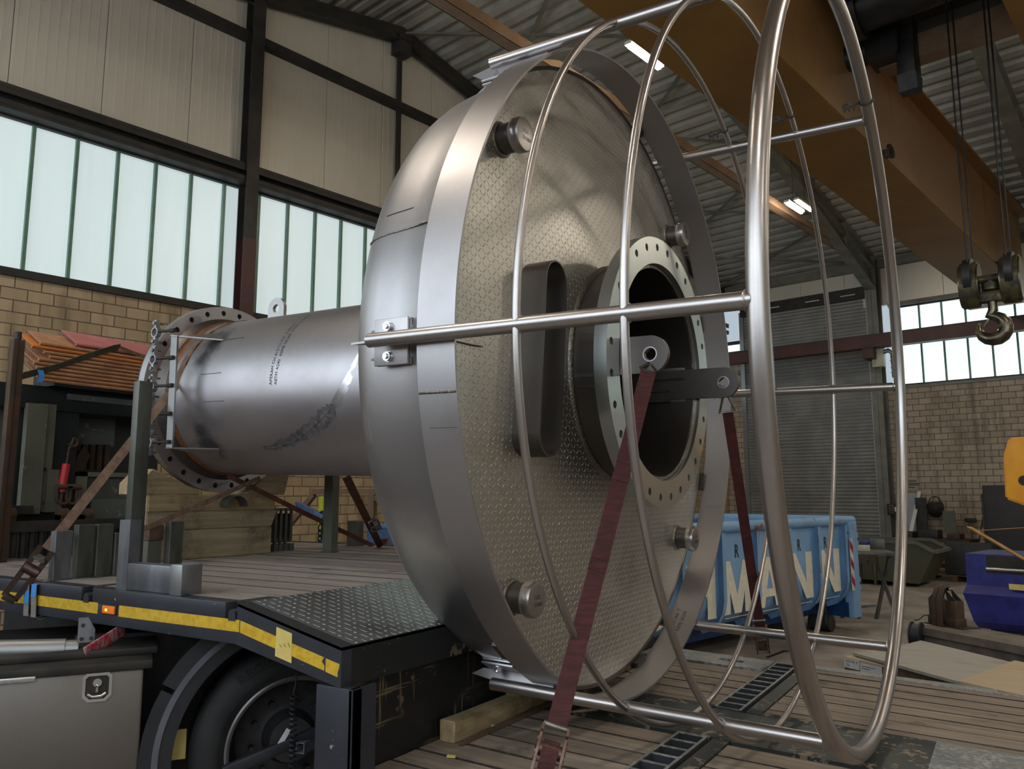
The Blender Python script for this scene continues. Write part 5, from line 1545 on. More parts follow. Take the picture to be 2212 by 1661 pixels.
b.build('top_rail', MAT['blue'], bc)
for s in (-.285, -.955, -1.60, -2.255, -2.88, -3.52, -4.15):
    b = MB(); rp = [(-.075, 1.17), (-.075, .56), (-.055, .46), (.0, .36), (.08, .285), (.2, .24)]
    for (ya, za), (yb_, zb) in zip(rp[:-1], rp[1:]):
        b._add([V(s, ya, za), V(s + .055, ya, za), V(s + .055, yb_, zb), V(s, yb_, zb)], [(0, 1, 2, 3)])
    back = [(.0, 1.17), (.0, .60), (.02, .50), (.07, .41), (.14, .335), (.24, .285)]
    for i in range(len(rp) - 1):
        for xx in (s + .055,):
            b._add([V(xx, *rp[i]), V(xx, *rp[i + 1]), V(xx, *back[i + 1]), V(xx, *back[i])], [(0, 1, 2, 3)])
    b.build('rib', MAT['blue'], bc, smooth=False)
b = MB(); b.box(-.17, .02, -.085, .02, .13, 1.20, .012); b.box(-.02, .03, .2, CW, .13, .3)
b.build('corner_post', MAT['blue'], bc)
b = MB(); b.box(-.19, -.13, -.02, .3, .14, .30); b.box(-CL, 0, .35, .55, .14, .28); b.box(-CL, 0, CW - .55, CW - .35, .14, .28)
b.build('skid', MAT['blue_dark'], bc, smooth=False)
for z in (1.0, .5):
    for dz in (-.045, .045):
        b = MB(); b.box(.02, .075, -.07, .0, z + dz - .025, z + dz + .025); b.build('hinge_knuckle', MAT['blue'], bc, smooth=False)
    b = MB(); b.box(.03, .06, -.055, -.01, z - .02, z + .02); b.build('hinge_pin', MAT['dark'], bc, smooth=False)
for y in (.18, CW - .18):
    for x in (-.45, -CL + .35):
        b = MB(); b.cyl((x, y - .12, .09), (x, y + .12, .09), .09, 24); b.build('roller', MAT['dark'], bc)
# letters
def letter(ch, x0, x1, z0, z1):
    w, h = x1 - x0, z1 - z0; t = w * .27
    P = {'H': [[(0, 0), (t, 0), (t, h), (0, h)], [(w - t, 0), (w, 0), (w, h), (w - t, h)], [(t, h * .41), (w - t, h * .41), (w - t, h * .58), (t, h * .58)]],
         'N': [[(0, 0), (t, 0), (t, h), (0, h)], [(w - t, 0), (w, 0), (w, h), (w - t, h)], [(t * .2, h), (t * 1.15, h), (w - t * .2, 0), (w - t * 1.15, 0)]],
         'M': [[(0, 0), (t * .85, 0), (t * .85, h), (0, h)], [(w - t * .85, 0), (w, 0), (w, h), (w - t * .85, h)], [(t * .1, h), (t * 1.0, h), (w / 2 + t * .45, 0), (w / 2 - t * .45, 0)], [(w - t * .1, h), (w - t * 1.0, h), (w / 2 - t * .45, 0), (w / 2 + t * .45, 0)]],
         'A': [[(0, 0), (t, 0), (w / 2 + t * .28, h), (w / 2 - t * .5, h)], [(w, 0), (w - t, 0), (w / 2 - t * .28, h), (w / 2 + t * .5, h)], [(w * .25, h * .2), (w * .75, h * .2), (w * .68, h * .36), (w * .32, h * .36)]]}
    if ch == 'C':
        o = [(w / 2 + w / 2 * math.cos(math.radians(a)), h / 2 + h / 2 * math.sin(math.radians(a))) for a in range(45, 316, 15)]
        i = [(w / 2 + (w / 2 - t) * math.cos(math.radians(a)), h / 2 + (h / 2 - t * .9) * math.sin(math.radians(a))) for a in range(315, 44, -15)]
        polys = []
        k = len(o)
        for j in range(k - 1): polys.append([o[j], o[j + 1], i[k - 2 - j], i[k - 1 - j]])
    else: polys = P[ch]
    b = MB()
    for q, pl in enumerate(polys): b.prism(pl, (x0, -.0015 - .0004 * q, z0), (1, 0, 0), (0, 0, 1), (0, -1, 0), .0015)
    return b
for ch, x0, x1, z0, z1 in (('C', -4.10, -3.60, .40, .90), ('H', -3.42, -2.90, .41, .90), ('M', -2.77, -2.28, .42, .90), ('A', -2.16, -1.66, .42, .90), ('N', -1.52, -.98, .43, .91), ('N', -.85, -.31, .44, .91)):
    letter(ch, x0, x1, z0, z1).build('letter', MAT['white_letter'], bc, smooth=False)
b = MB(); b.box(-.215, -.135, -.090, -.086, .44, 1.02); sp_ = b.build('warning_strip', MAT['white'], bc, smooth=False)
b = MB()
for k in range(3):
    z = .44 + .19 * k
    b.prism([(-.215, z + .10), (-.135, z + .02), (-.135, z + .11), (-.215, z + .19)], (0, -.0902, 0), (1, 0, 0), (0, 0, 1), (0, -1, 0), .001)
b.build('red_stripe', MAT['red'], sp_, smooth=False)
b = MB()
for a0, a1 in ((-2.75, -2.3), (-2.12, -1.7), (-1.5, -1.02), (-.82, -.35)): b.box(a0, a1, -.002, .0, .355 + .03, .361 + .03)
b.build('chalk_line', MAT['white'], bc, smooth=False)
for x in (-2.55, -1.30, -.68):
    text_on('R', .17, (lambda x: lambda u, v: V(x + u * .75, -.0025, .93 + v))(x), MAT['ink'], bc, 'painted_mark', bold=.004)
b = MB()
for i in range(5): b.tube([V(-.93 + .012 * math.cos(2 * PI * k / 12), -.10, .40 - i * .055 + .03 * math.sin(2 * PI * k / 12)) for k in range(12)], .007, 6, True)
b.build('chain', MAT['dark'], bc)

# ------------------------------------------------------------------ by the far wall, right of the roller door
def P_(px, py, D): return CAM + ray(px, py) * (D / FPX)
def boxat(name, px0, px1, py0, py1, n, dep, mat, label, cat, group=None, bev=.006, smooth=True):
    # box whose front face spans these sight lines on the plane N = n
    a = at_n(px0, py1, n); c = at_n(px1, py0, n)
    ua, uc = a.dot(UD), c.dot(UD)
    b = MB(); b.box(0, uc - ua, 0, dep, 0, c.z - a.z, bev)
    o = b.build(name, MAT[mat], None, smooth=smooth); o.location = hall(ua, n, a.z); o.rotation_euler = (0, 0, RZ)
    if label: tag(o, label, cat, group)
    return o
def flr(px, n):             # bottom pixel row for the floor at depth n is not needed: use z directly
    return at_n(px, 1200, n)
# dark cabinet
a = at_n(2125, 1100, 16.2); zt = at_n(2150, 1048, 16.2).z
cab = empty('steel_cabinet', hall(a.dot(UD), 16.2, 0), (0, 0, RZ)); tag(cab, 'tall dark steel cabinet against the far brick wall at the right edge', 'cabinet')
b = MB(); b.box(0, 1.5, 0, .6, .05, zt, .01); b.build('body', MAT['dark_matt'], cab)
for k in (0, 1):
    b = MB(); b.box(.03 + k * .73, .75 + k * .72, -.018, 0, .10, zt - .04, .006); d_ = b.build('door', MAT['dark_matt'], cab)
    b = MB(); b.box(.64 + k * .2, .67 + k * .2, -.05, -.018, .75, .92, .004); b.build('handle', MAT['galv'], d_)
b = MB(); b.box(-.03, 0, .02, .3, .1, zt - .15); b.build('side_strip', MAT['dark'], cab, smooth=False)
boxat('control_box', 1917, 1937, 1088, 1112, 17.5, .12, 'dark', None, None)
cbx = bpy.data.objects['control_box']; tag(cbx, 'small black control box with lit orange buttons beside the roller door', 'control box')
b = MB()
for i in range(4):
    for j in range(2): b.box(.05 + j * .05, .062 + j * .05, -.006, 0, .05 + .045 * i, .060 + .045 * i)
b.build('button', MAT['amber'], cbx, smooth=False)
b = MB(); b.box(.15, .19, -.006, 0, .07, .16); b.build('white_switch', MAT['white'], cbx, smooth=False)
hx = boxat('heater_box', 1884, 1906, 752, 793, 17.40, .18, 'cream_box', 'cream metal box with a pipe elbow on the column beside the bright window', 'box')
b = MB(); b.tube([(.20, .08, .30), (.32, .08, .33), (.40, .08, .26), (.41, .08, -.25)], .05, 14); b.build('pipe_elbow', MAT['galv'], hx)
b = MB(); rr = random.Random(3)
for k in range(9):
    z = .1 - k * .05; b.tube([(.40 + rr.uniform(-.04, .04), -.02, z + .1), (.50 + rr.uniform(-.06, .06), -.04, z), (.42 + rr.uniform(-.04, .06), -.02, z - .1)], .006, 6)
b.build('cable_bundle', MAT['black_frame'], hx)
sg = boxat('notice_board', 1959, 1984, 1034, 1061, 17.97, .02, 'notice', 'small pale notice sheet on the far brick wall above the leaning sheets', 'notice', bev=0, smooth=False)
b = MB()
for i, (w, z) in enumerate(((.16, .20), (.20, .15), (.20, .12), (.12, .07))): b.box(.04, .04 + w, -.003, 0, z, z + .018)
b.build('text_lines', MAT['ink'], sg, smooth=False)
def lean(name, px0, py0, px1, py1, w, th, mat, label, n0=17.6):
    a = at_n(px0, py0, n0); a.z = max(a.z, .0); c = at_n(px1, py1, 17.95)
    b = MB(); b.bar(a, c, w, th, ND); o = b.build(name, MAT[mat], None, smooth=False); tag(o, label, 'sheet' if 'sheet' in name else 'bar'); return o
o = boxat('leaning_sheet', 1948, 1978, 1065, 1200, 17.75, .012, 'galv', 'pale metal sheet leaning on the far wall below the notice', 'sheet', bev=0, smooth=False)
lean('leaning_bar', 1960, 1190, 1986, 1062, .07, .04, 'white', 'white bar leaning diagonally on the far wall beside the pale sheet', 17.2)
boxat('leaning_board', 1984, 2000, 1075, 1195, 17.7, .03, 'dark', 'black narrow board leaning on the far wall between the white bar and the mask', 'board', bev=0, smooth=False)
boxat('leaning_board', 2039, 2062, 1104, 1152, 17.4, .03, 'grey_green', 'grey-brown board leaning on the far wall right of the welding mask', 'board', bev=0, smooth=False)
mk_c = at_n(2021, 1096, 17.82)
mk = empty('welding_mask', mk_c, (0, 0, RZ)); tag(mk, 'dark welding mask with a headband hanging on the far brick wall', 'mask')
b = MB(); pts = []; N = 16
lv = [(-.20, .04, .03), (-.17, .10, .08), (-.08, .14, .13), (0, .155, .16), (.07, .15, .15), (.11, .12, .10)]
for z, rx, ry in lv:
    pts += [V(rx * math.cos(PI + PI * i / N), ry * math.sin(PI + PI * i / N), z) for i in range(N + 1)]
b._add(pts, [(r * (N + 1) + i, r * (N + 1) + i + 1, (r + 1) * (N + 1) + i + 1, (r + 1) * (N + 1) + i) for r in range(len(lv) - 1) for i in range(N)])
b.build('shell', MAT['dark'], mk)
b = MB(); b.box(-.07, .07, -.165, -.12, .02, .08, .006); b.build('visor', MAT['rubber'], mk)
b = MB(); b.tube([(.11 * math.cos(PI * i / 14), -.02, .09 + .13 * math.sin(PI * i / 14)) for i in range(15)], .010, 8); b.tube([(.07 * math.cos(PI * i / 14) + .03, -.05, .09 + .12 * math.sin(PI * i / 14)) for i in range(15)], .008, 8)
b.build('headband', MAT['dark'], mk)
# broom and rod
q = at_n(2091, 1125, 17.7)
br = empty('long_hammer', V(q.x, q.y, 0), (0, 0, RZ)); tag(br, 'long-handled hammer standing against the far wall left of the cabinet', 'hammer')
b = MB(); b.tube([(0.06, 0, .0), (0, .2, q.z)], .022, 10); b.build('handle', MAT['dark_wood'], br)
b = MB(); b.box(-.10, .10, .16, .24, q.z - .03, q.z + .05, .01); b.build('head', MAT['dark'], br)
a, c = at_n(2110, 1200, 17.4), at_n(2124, 1115, 17.7)
b = MB(); b.tube([a, c], .014, 8); o = b.build('steel_rod', MAT['dark']); tag(o, 'thin dark rod leaning on the far wall beside the cabinet', 'rod')
# scrap bench and bins
wb = empty('work_bench', hall(at_n(1925, 1150, 16.6).dot(UD), 16.6, 0), (0, 0, RZ)); tag(wb, 'dark cluttered work bench along the far wall below the welding mask', 'bench')
b = MB(); b.box(0, 1.35, 0, .7, .62, .68); b.build('bench_top', MAT['rusty'], wb, smooth=False)
b = MB(); b.box(.0, 1.3, .1, .6, .15, .18); b.build('shelf', MAT['dark'], wb, smooth=False)
for x in (.03, 1.28):
    for y in (.04, .62):
        b = MB(); b.box(x, x + .05, y, y + .05, 0, .62); b.build('leg', MAT['dark'], wb, smooth=False)
for i, (x, w, h, mt, lab) in enumerate(((.05, .30, .12, 'rusty', 'low rusty scrap piece at the left of the dark bench'), (.45, .35, .16, 'dark', 'dark block in the middle of the dark bench'), (.95, .22, .10, 'rusty', 'small rusty block at the right of the dark bench'))):
    b = MB(); b.box(0, w, .1, .45, 0, h, .01); o = b.build('scrap_block', MAT[mt]); o.location = hall(at_n(1925, 1150, 16.6).dot(UD) + x, 16.6, .68); o.rotation_euler = (0, 0, RZ); tag(o, lab, 'scrap')
# pallet with a black bin
pu = at_n(1995, 1240, 15.72)
pal = empty('wooden_pallet', hall(pu.dot(UD), 15.72, 0), (0, 0, RZ)); tag(pal, 'old wooden pallet on the floor behind the olive skip', 'pallet')
for k in range(5):
    b = MB(); b.box(.0, 1.0, k * .17, k * .17 + .1, .10, .12); b.build('slat', MAT['dark_wood'], pal, smooth=False)
for k in range(3):
    b = MB(); b.box(k * .45, k * .45 + .09, 0, .8, 0, .10); b.build('runner', MAT['dark_wood'], pal, smooth=False)
b = MB(); b.box(0, .75, 0, .44, 0, .55, .03); o = b.build('black_bin', MAT['dark_matt']); o.location = hall(pu.dot(UD) + .35, 15.72, .0 + .121); o.rotation_euler = (0, 0, RZ); tag(o, 'black bin standing on the old pallet near the cabinet', 'bin')
# olive tipping skip
so = at_z(1960, 1268, 0)
sk = empty('tipping_skip', V(so.x, so.y, 0), (0, 0, math.radians(-8))); tag(sk, 'olive green tipping skip with a pointed rim right of the welding table', 'skip')
def skl(px, py, y=0): 
    d = math.radians(-8); nn = V(-math.sin(d), math.cos(d), 0); p = at_plane(px, py, nn, sk.location.dot(nn) + y) - sk.location
    return (p.x * math.cos(d) + p.y * math.sin(d), p.z)
a1, a2, a3 = skl(2022, 1193), skl(1978, 1172), skl(1800, 1166); b1 = skl(1987, 1266); 
zr_ = a2[1]
pl = [(a3[0] - .25, .10), (b1[0], .06), (a1[0] - .02, a1[1]), (a2[0], zr_), (a3[0] - .25, zr_)]
b = MB(); W_ = 1.05
ptsA = [V(x, 0, z) for x, z in pl]; ptsB = [V(x, W_, z) for x, z in pl]
b._add(ptsA + ptsB, [(0, 1, 2, 3, 4), (9, 8, 7, 6, 5), (0, 5, 6, 1), (1, 6, 7, 2), (0, 4, 9, 5)])
b.build('hopper', MAT['skip_green'], sk, smooth=False)
b = MB()
for y in (0, W_):
    b.bar((pl[4][0], y, zr_), (pl[3][0], y, zr_), .05, .05); b.bar((pl[3][0], y, zr_), (pl[2][0], y, pl[2][1]), .05, .05)
b.bar((pl[2][0], 0, pl[2][1]), (pl[2][0], W_, pl[2][1]), .06, .05); b.bar((pl[4][0], 0, zr_), (pl[4][0], W_, zr_), .06, .05)
b.build('rim', MAT['grey_green'], sk, smooth=False)
b = MB(); x = (pl[0][0] + pl[1][0]) / 2
b.tube([(x - .12, -.03, .02), (x - .12, -.03, .34), (x, -.03, .42), (x + .12, -.03, .34), (x + .12, -.03, .02)], .025, 8); b.build('fork_pocket', MAT['skip_green'], sk)
# welding table on trestles
tb0 = at_z(1862, 1192, .80); tb1 = at_z(1945, 1180, .80)
wt = empty('welding_table', V(tb0.x, tb0.y, 0), (0, 0, math.radians(20))); tag(wt, 'rusty welding table on splayed trestle legs between the blue container and the olive skip', 'table')
b = MB(); b.box(-.45, .40, -.05, .65, .75, .80, .004); b.build('table_top', MAT['stake'], wt)
for k in range(5):
    b = MB(); b.box(-.42 + k * .12, -.33 + k * .12, -.07, -.048, .66, .77); b.build('clamp_tab', MAT['rusty'], wt, smooth=False)
for x0, x1, y0, y1 in ((-.35, -.10, 0, -.12), (-.05, -.30, 0, -.12), (-.35, -.10, .55, .65), (-.05, -.30, .55, .65), (.15, .34, .02, -.10), (.32, .10, .02, -.10)):
    b = MB(); b.bar((x0, y0, .75), (x1, y1, .0), .035, .035); b.build('leg', MAT['stake'], wt, smooth=False)
b = MB(); b.bar((-.24, -.06, .35), (-.14, .6, .35), .03, .03); b.bar((-.3, -.1, .12), (.1, -.12, .16), .03, .03); b.build('brace', MAT['stake'], wt, smooth=False)
def ontable(name, px0, px1, pyt, pyb, dep, mat, label, cat):
    a = at_z(px0, pyb, .80); c = at_plane(px1, pyb, V(a.x, a.y, 0).normalized(), V(a.x, a.y, 0).length)
    wdt = (V(c.x, c.y, 0) - V(a.x, a.y, 0)).length; ang = math.atan2(c.y - a.y, c.x - a.x)
    h = at_plane((px0 + px1) / 2, pyt, V(a.x, a.y, 0).normalized(), V(a.x, a.y, 0).length).z - .80
    b = MB(); b.box(0, wdt, 0, dep, 0, h, .004); o = b.build(name, MAT[mat]); o.location = V(a.x, a.y, .80); o.rotation_euler = (0, 0, ang); tag(o, label, cat); return o
ontable('crate', 1880, 1912, 1165, 1185, .2, 'stake', 'dark grey rectangular tray on the welding table', 'tray')
ontable('blue_box', 1862, 1880, 1167, 1181, .1, 'navy_blue', 'small bright blue box on the welding table beside the grey tray', 'box')
ontable('cream_packet', 1848, 1880, 1178, 1190, .12, 'cream_box', 'flat cream packet at the front left of the welding table', 'packet')

# ------------------------------------------------------------------ blue machine with yellow head, right edge
mq = at_z(2112, 1358, .06)
bm_ = empty('blue_machine', V(mq.x, mq.y, 0), (0, 0, math.radians(-14))); tag(bm_, 'deep blue faceted machine with an orange yellow head at the right edge', 'machine')
def bml(px, py, y=0.0):
    d = math.radians(-14); nn = V(-math.sin(d), math.cos(d), 0); p = at_plane(px, py, nn, bm_.location.dot(nn) + y) - bm_.location
    return (p.x * math.cos(d) + p.y * math.sin(d), p.z)
lft = [bml(2085, 1195), bml(2090, 1262), bml(2086, 1275), bml(2106, 1340), bml(2112, 1357)]
XE_ = lft[0][0] + 2.0
fr_ = [0.0, -.02, -.10, -.04, .04]; zz = [lft[0][1], lft[1][1], lft[2][1] - .02, lft[3][1], lft[4][1]]
b = MB(); pts = []
for (x, z), f, z2 in zip(lft, fr_, zz): pts += [V(x, f, z2), V(XE_, f, z2), V(XE_, .9, z2), V(x, .9, z2)]
b._add(pts, [(i * 4 + k, i * 4 + (k + 1) % 4, (i + 1) * 4 + (k + 1) % 4, (i + 1) * 4 + k) for i in range(4) for k in range(4)] + [(3, 2, 1, 0), (16, 17, 18, 19)])
b.build('body', MAT['navy_blue'], bm_, smooth=False)
r0 = bml(2130, 1200); r1 = bml(2212, 1250)
b = MB(); b.box(r0[0], XE_ - .1, -.012, .0, r1[1], r0[1]); rc = b.build('recess', MAT['dark'], bm_, smooth=False)
b = MB(); b.cyl((r0[0], -.03, (r0[1] + r1[1]) / 2 - .03), (XE_ - .1, -.03, (r0[1] + r1[1]) / 2 - .03), .022, 16); b.build('guide_bar', MAT['steel_tube'], rc)
pg = bml(2180, 1267, -.07); b = MB(); b.box(pg[0], pg[0] + .16, -.078, -.074, pg[1] - .03, pg[1] + .03); b.build('pale_sticker', MAT['paper_tape'], bm_, smooth=False)
b = MB(); b.box(XE_ - .6, XE_ - .1, .3, .8, lft[0][1], 2.1); b.build('column', MAT['navy_blue'], bm_, smooth=False)
b = MB(); b.box(lft[4][0] + .1, XE_ - .1, .1, .8, 0, lft[4][1] + .02); b.build('plinth', MAT['dark'], bm_, smooth=False)
Y0 = -.35
t1_, t2_, t3_, t4_ = bml(2178, 945, Y0), bml(2166, 985, Y0), bml(2171, 1077, Y0), bml(2216, 1098, Y0)
x1 = t1_[0] + 1.1
prof = [(t1_[0], t1_[1]), (x1, t1_[1] + .01), (x1, t4_[1] - .06), (t4_[0] + .1, t4_[1] - .02), (t3_[0], t3_[1]), (t2_[0], t2_[1])]
b = MB(); b.prism(prof, (0, Y0, 0), (1, 0, 0), (0, 0, 1), (0, 1, 0), .75)
bmesh.ops.bevel(b.bm, geom=list(b.bm.edges), offset=.02, segments=2, affect='EDGES')
yh = b.build('yellow_head', MAT['yellow'], bm_, angle=30)
hq = bml(2212, 1038, Y0); b = MB(); b.cyl((hq[0], Y0 - .004, hq[1]), (hq[0], Y0 + .01, hq[1]), .052, 24); b.build('dark_hole', MAT['dark'], yh)
# copper-coloured boom with its line
u0, u1 = bml(2100, 1142, -.55), bml(2230, 1218, -.55)
b = MB(); b.cyl((u0[0], -.55, u0[1]), (u1[0], -.55, u1[1]), .018, 12); b.cyl((u0[0], -.55, u0[1]), (u0[0] - .05, -.55, u0[1] + .02), .022, 12, .006)
bo = b.build('boom', MAT['brass'], bm_)
b = MB(); b.bar((u1[0] - .01, -.55, u1[1]), (u1[0] + .2, .0, lft[0][1] - .05), .04, .04); b.build('boom_mount', MAT['dark'], bo)
v0, v1 = bml(2116, 1146, -.55), bml(2240, 1138, -.55)
b = MB(); b.tube([(v0[0], -.55, v0[1]), (v1[0], -.55, v1[1])], .005, 6); b.build('line', MAT['brass'], bo)
# long beam on the floor with a fixture, a reel and hanging straps
e0, e1 = at_z(1975, 1352, .42), at_z(2290, 1412, .42)
e0.z = e1.z = 0; ea = math.atan2(e1.y - e0.y, e1.x - e0.x)
fb = empty('floor_beam', e0, (0, 0, ea)); tag(fb, 'long dark steel beam lying on the floor below the blue machine', 'beam')
b = MB(); b.box(0, 3.4, 0, .42, .36, .42); b.box(0, 3.4, 0, .42, 0, .04); b.box(0.02, 3.38, .03, .10, .04, .36)
b.build('beam', MAT['beam_dust'], fb, smooth=False)
b = MB(); b.cyl((0, 0, 0), (0, .06, 0), .09, 32); b.cyl((0, -.012, 0), (0, 0, 0), .105, 32); b.cyl((0, .06, 0), (0, .072, 0), .105, 32)
rl = b.build('cable_reel', MAT['plastic']); rc_ = at_z(1972, 1370, .36); rl.location = rc_; rl.rotation_euler = (0, 0, ea + math.radians(-62)); tag(rl, 'black round cable reel leaning at the left end of the floor beam', 'reel')
fx_ = at_z(2028, 1352, .42)
fx = empty('clamp_fixture', V(fx_.x, fx_.y, .42), (0, 0, ea)); FS = .56; fx.scale = (FS, FS, FS); tag(fx, 'dark twin-post clamping fixture standing on the long floor beam', 'fixture')
b = MB(); b.box(-.28, .40, .0, .36, 0, .014); b.build('base_plate', MAT['dark'], fx, smooth=False)
for s in (-.155, .155):
    b = MB(); b.box(s - .085, s + .085, .08, .26, .014, .38, .006); b.box(s - .095, s + .095, .06, .28, .014, .13, .006)
    po = b.build('post', MAT['rusty'], fx)
    b = MB(); b.prism([(s - .09 if s < 0 else s + .09, .38), (s + .06 if s < 0 else s - .06, .38), (s * .35, .56), (s * .25, .54)], (0, .10, 0), (1, 0, 0), (0, 0, 1), (0, 1, 0), .02)
    b.prism([(s - .09 if s < 0 else s + .09, .38), (s + .06 if s < 0 else s - .06, .38), (s * .35, .56), (s * .25, .54)], (0, .22, 0), (1, 0, 0), (0, 0, 1), (0, 1, 0), .02)
    b.build('brace', MAT['dark'], po, smooth=False)
b = MB(); b.cyl((-.08, .17, .53), (.09, .17, .55), .032, 16); b.cyl((.09, .12, .55), (.09, .22, .55), .03, 14); b.cyl((-.06, .17, .50), (-.06, .17, .60), .022, 12); b.build('clamp_head', MAT['chrome'], fx)
b = MB(); b.tube([(-.24, .1, .12), (-.34, .08, .10), (-.42, .06, .03), (-.46, .05, .02), (-.50, .05, .015), (-.44, .02, .012)], .008, 8); b.build('cable_handle', MAT['plastic'], fx)
d0 = fx.matrix_basis
for s, xo, lab in ((0, -.045, 'left brown strap hanging over the clamping fixture to the floor'), (1, .055, 'right brown strap hanging over the clamping fixture to the floor')):
    L = Matrix.Translation(fx.location) @ Matrix.Rotation(ea, 4, 'Z') @ Matrix.Scale(FS, 4)
    path = [L @ V(xo, .17, .585), L @ V(xo, .06, .56), L @ V(xo - .005, -.02, .38), L @ V(xo, -.03, .12), L @ V(xo, -.035, -.02), L @ V(xo + .01, -.04, -.72)]
    strap_obj('hanging_strap', lab, MAT['rusty'], path, (L.to_3x3() @ V(1, 0, 0)) * (.075 if s == 0 else .10), .006)
# boards and the labelled timber beyond the deck
def board(name, pix, z, th, mat, label):
    P4 = [at_z(px, py, z) for px, py in pix]
    b = MB(); n = len(P4); dn = V(0, 0, -th)
    b._add(P4 + [p + dn for p in P4], [tuple(range(n)), tuple(range(2 * n - 1, n - 1, -1))] + [(i, (i + 1) % n, n + (i + 1) % n, n + i) for i in range(n)])
    o = b.build(name, MAT[mat], None, smooth=False); tag(o, label, 'board'); return o
board('plywood_sheet', ((1842, 1409), (1940, 1396), (1989, 1383), (2185, 1430), (2074, 1473), (1880, 1420)), .33, .02, 'ply_grey', 'large grey board lying beyond the far deck rim')
board('plywood_sheet', ((2192, 1426), (2290, 1448), (2290, 1520), (2071, 1471)), .352, .018, 'ply_tan', 'tan board overlapping the grey board at the right edge')
t0 = at_z(1823, 1418, .30); t1 = at_z(1905, 1436, .30)
tv = (t1 - t0).normalized(); tw = V(-tv.y, tv.x, 0)
lt_ = empty('labelled_timber', t0, (0, 0, math.atan2(tv.y, tv.x))); tag(lt_, 'timber bearer with two white paper labels under the grey board', 'timber')
b = MB(); b.box(0, 2.1, 0, .12, -.14, 0, .004); b.build('bearer', MAT['dark_wood'], lt_)
b = MB(); b.box(0, .45, -.004, .10, -.012, .002); b.build('pale_top', MAT['ply_tan'], lt_, smooth=False)
L0 = (t1 - t0).length
b = MB(); b.box(.005, L0 * .42, -.006, -.001, -.075, -.005); p1 = b.build('paper_label', MAT['paper'], lt_, smooth=False)
b = MB(); b.box(L0 * .45, L0 * 1.0, -.009, -.004, -.125, -.015); p2 = b.build('paper_label', MAT['paper'], lt_, smooth=False)
text_on('245/40 R', .032, lambda x, y: V(.015 + x, -.0065, -.035 + y), MAT['ink'], p1)
text_on('Z4', .03, lambda x, y: V(.02 + x, -.0065, -.066 + y), MAT['ink'], p1)
b = MB(); k = 0; rr = random.Random(5); x = L0 * .5
while x < L0 * .82:
    w = rr.choice((.002, .003, .005)); b.box(x, x + w, -.0098, -.009, -.10, -.078); x += w + rr.choice((.002, .003, .004))
for z, a0, a1 in ((-.04, .5, .85), (-.055, .5, .72)): b.box(L0 * a0, L0 * a1, -.0098, -.009, z, z + .004)
b.build('barcode', MAT['ink'], p2, smooth=False)
for k, lab in ((1.1, 'dark timber block under the middle of the grey board'), (1.9, 'dark timber block under the tan and grey boards by the deck rim')):
    c = t0 + tv * k + tw * .46
    b = MB(); b.obox((c.x, c.y, .155), tv * .08, tw * .3, (0, 0, .155)); o = b.build('support_block', MAT['dark_wood'], None, smooth=False); tag(o, lab, 'block')
c = t0 + tv * .5 + tw * .06
b = MB(); b.box(0, 2.1, -.02, .12, 0, .155); o = b.build('support_beam', MAT['rusty'], None, smooth=False); o.location = V(t0.x, t0.y, 0); o.rotation_euler = (0, 0, math.atan2(tv.y, tv.x)); tag(o, 'rusty steel bearer on the floor carrying the labelled timber', 'beam')

# ------------------------------------------------------------------ behind the pipe: bench frame, lime post, lever
XB_ = -6.3
fq0, fq1 = at_y(690, 1062, 6.6), at_y(812, 1060, 6.6)
bf = empty('bench_frame', V((fq0.x + fq1.x) / 2, 6.6, 0)); tag(bf, 'brown angle-iron frame with diagonal braces in front of the left brick wall', 'frame')
bx = bf.location.x
b = MB(); b.box(fq0.x - bx - .1, fq1.x - bx + .35, -.03, .03, fq0.z - .03, fq0.z + .03); b.build('top_rail', MAT['brown_steel'], bf, smooth=False)
b = MB(); b.box(fq1.x - bx - .08, fq1.x - bx, -.03, .03, 0, fq0.z - .03); b.build('upright', MAT['brown_steel'], bf, smooth=False)
b = MB(); b.box(fq0.x - bx - .9, fq0.x - bx - .84, -.03, .03, 0, fq0.z - .75); b.build('upright', MAT['brown_steel'], bf, smooth=False)
b = MB(); b.bar((fq0.x - bx - .08, 0, fq0.z - .03), (fq0.x - bx - .9, 0, fq0.z - .78), .05, .06); b.build('diagonal_brace', MAT['brown_steel'], bf, smooth=False)
b = MB(); b.bar((fq1.x - bx, 0, fq0.z - .05), (fq1.x - bx + .5, 0, fq0.z - .5), .05, .06); b.build('diagonal_brace', MAT['brown_steel'], bf, smooth=False)
lp0 = at_y(698, 1072, 6.2)
b = MB(); b.cyl((lp0.x, 6.2, 0), (lp0.x, 6.2, lp0.z), .045, 20); o = b.build('lime_post', MAT['lime']); tag(o, 'lime yellow round post standing behind the galvanised square post', 'post')
l0, l1 = at_y(640, 1092, 5.6), at_y(700, 1122, 5.6)
lv_ = empty('lever_tool', l0); tag(lv_, 'blue lever hoist arm with chain and hook standing behind the far deck edge', 'hoist')
dl = l1 - l0
b = MB(); b.bar((0, 0, 0), dl, .06, .085, (0, 0, 1), .008); b.build('blue_arm', MAT['tool_blue'], lv_)
b = MB(); b.cyl((.02, -.04, -.01), (.02, .04, -.01), .022, 16); b.build('pivot_bolt', MAT['galv'], lv_)
b = MB(); b.cyl(dl * .4 + V(0, -.034, .0), dl * .4 + V(0, .034, 0), .01, 12); b.build('pivot_bolt', MAT['galv'], lv_)
b = MB()
cx = at_y(692, 1130, 5.6) - l0
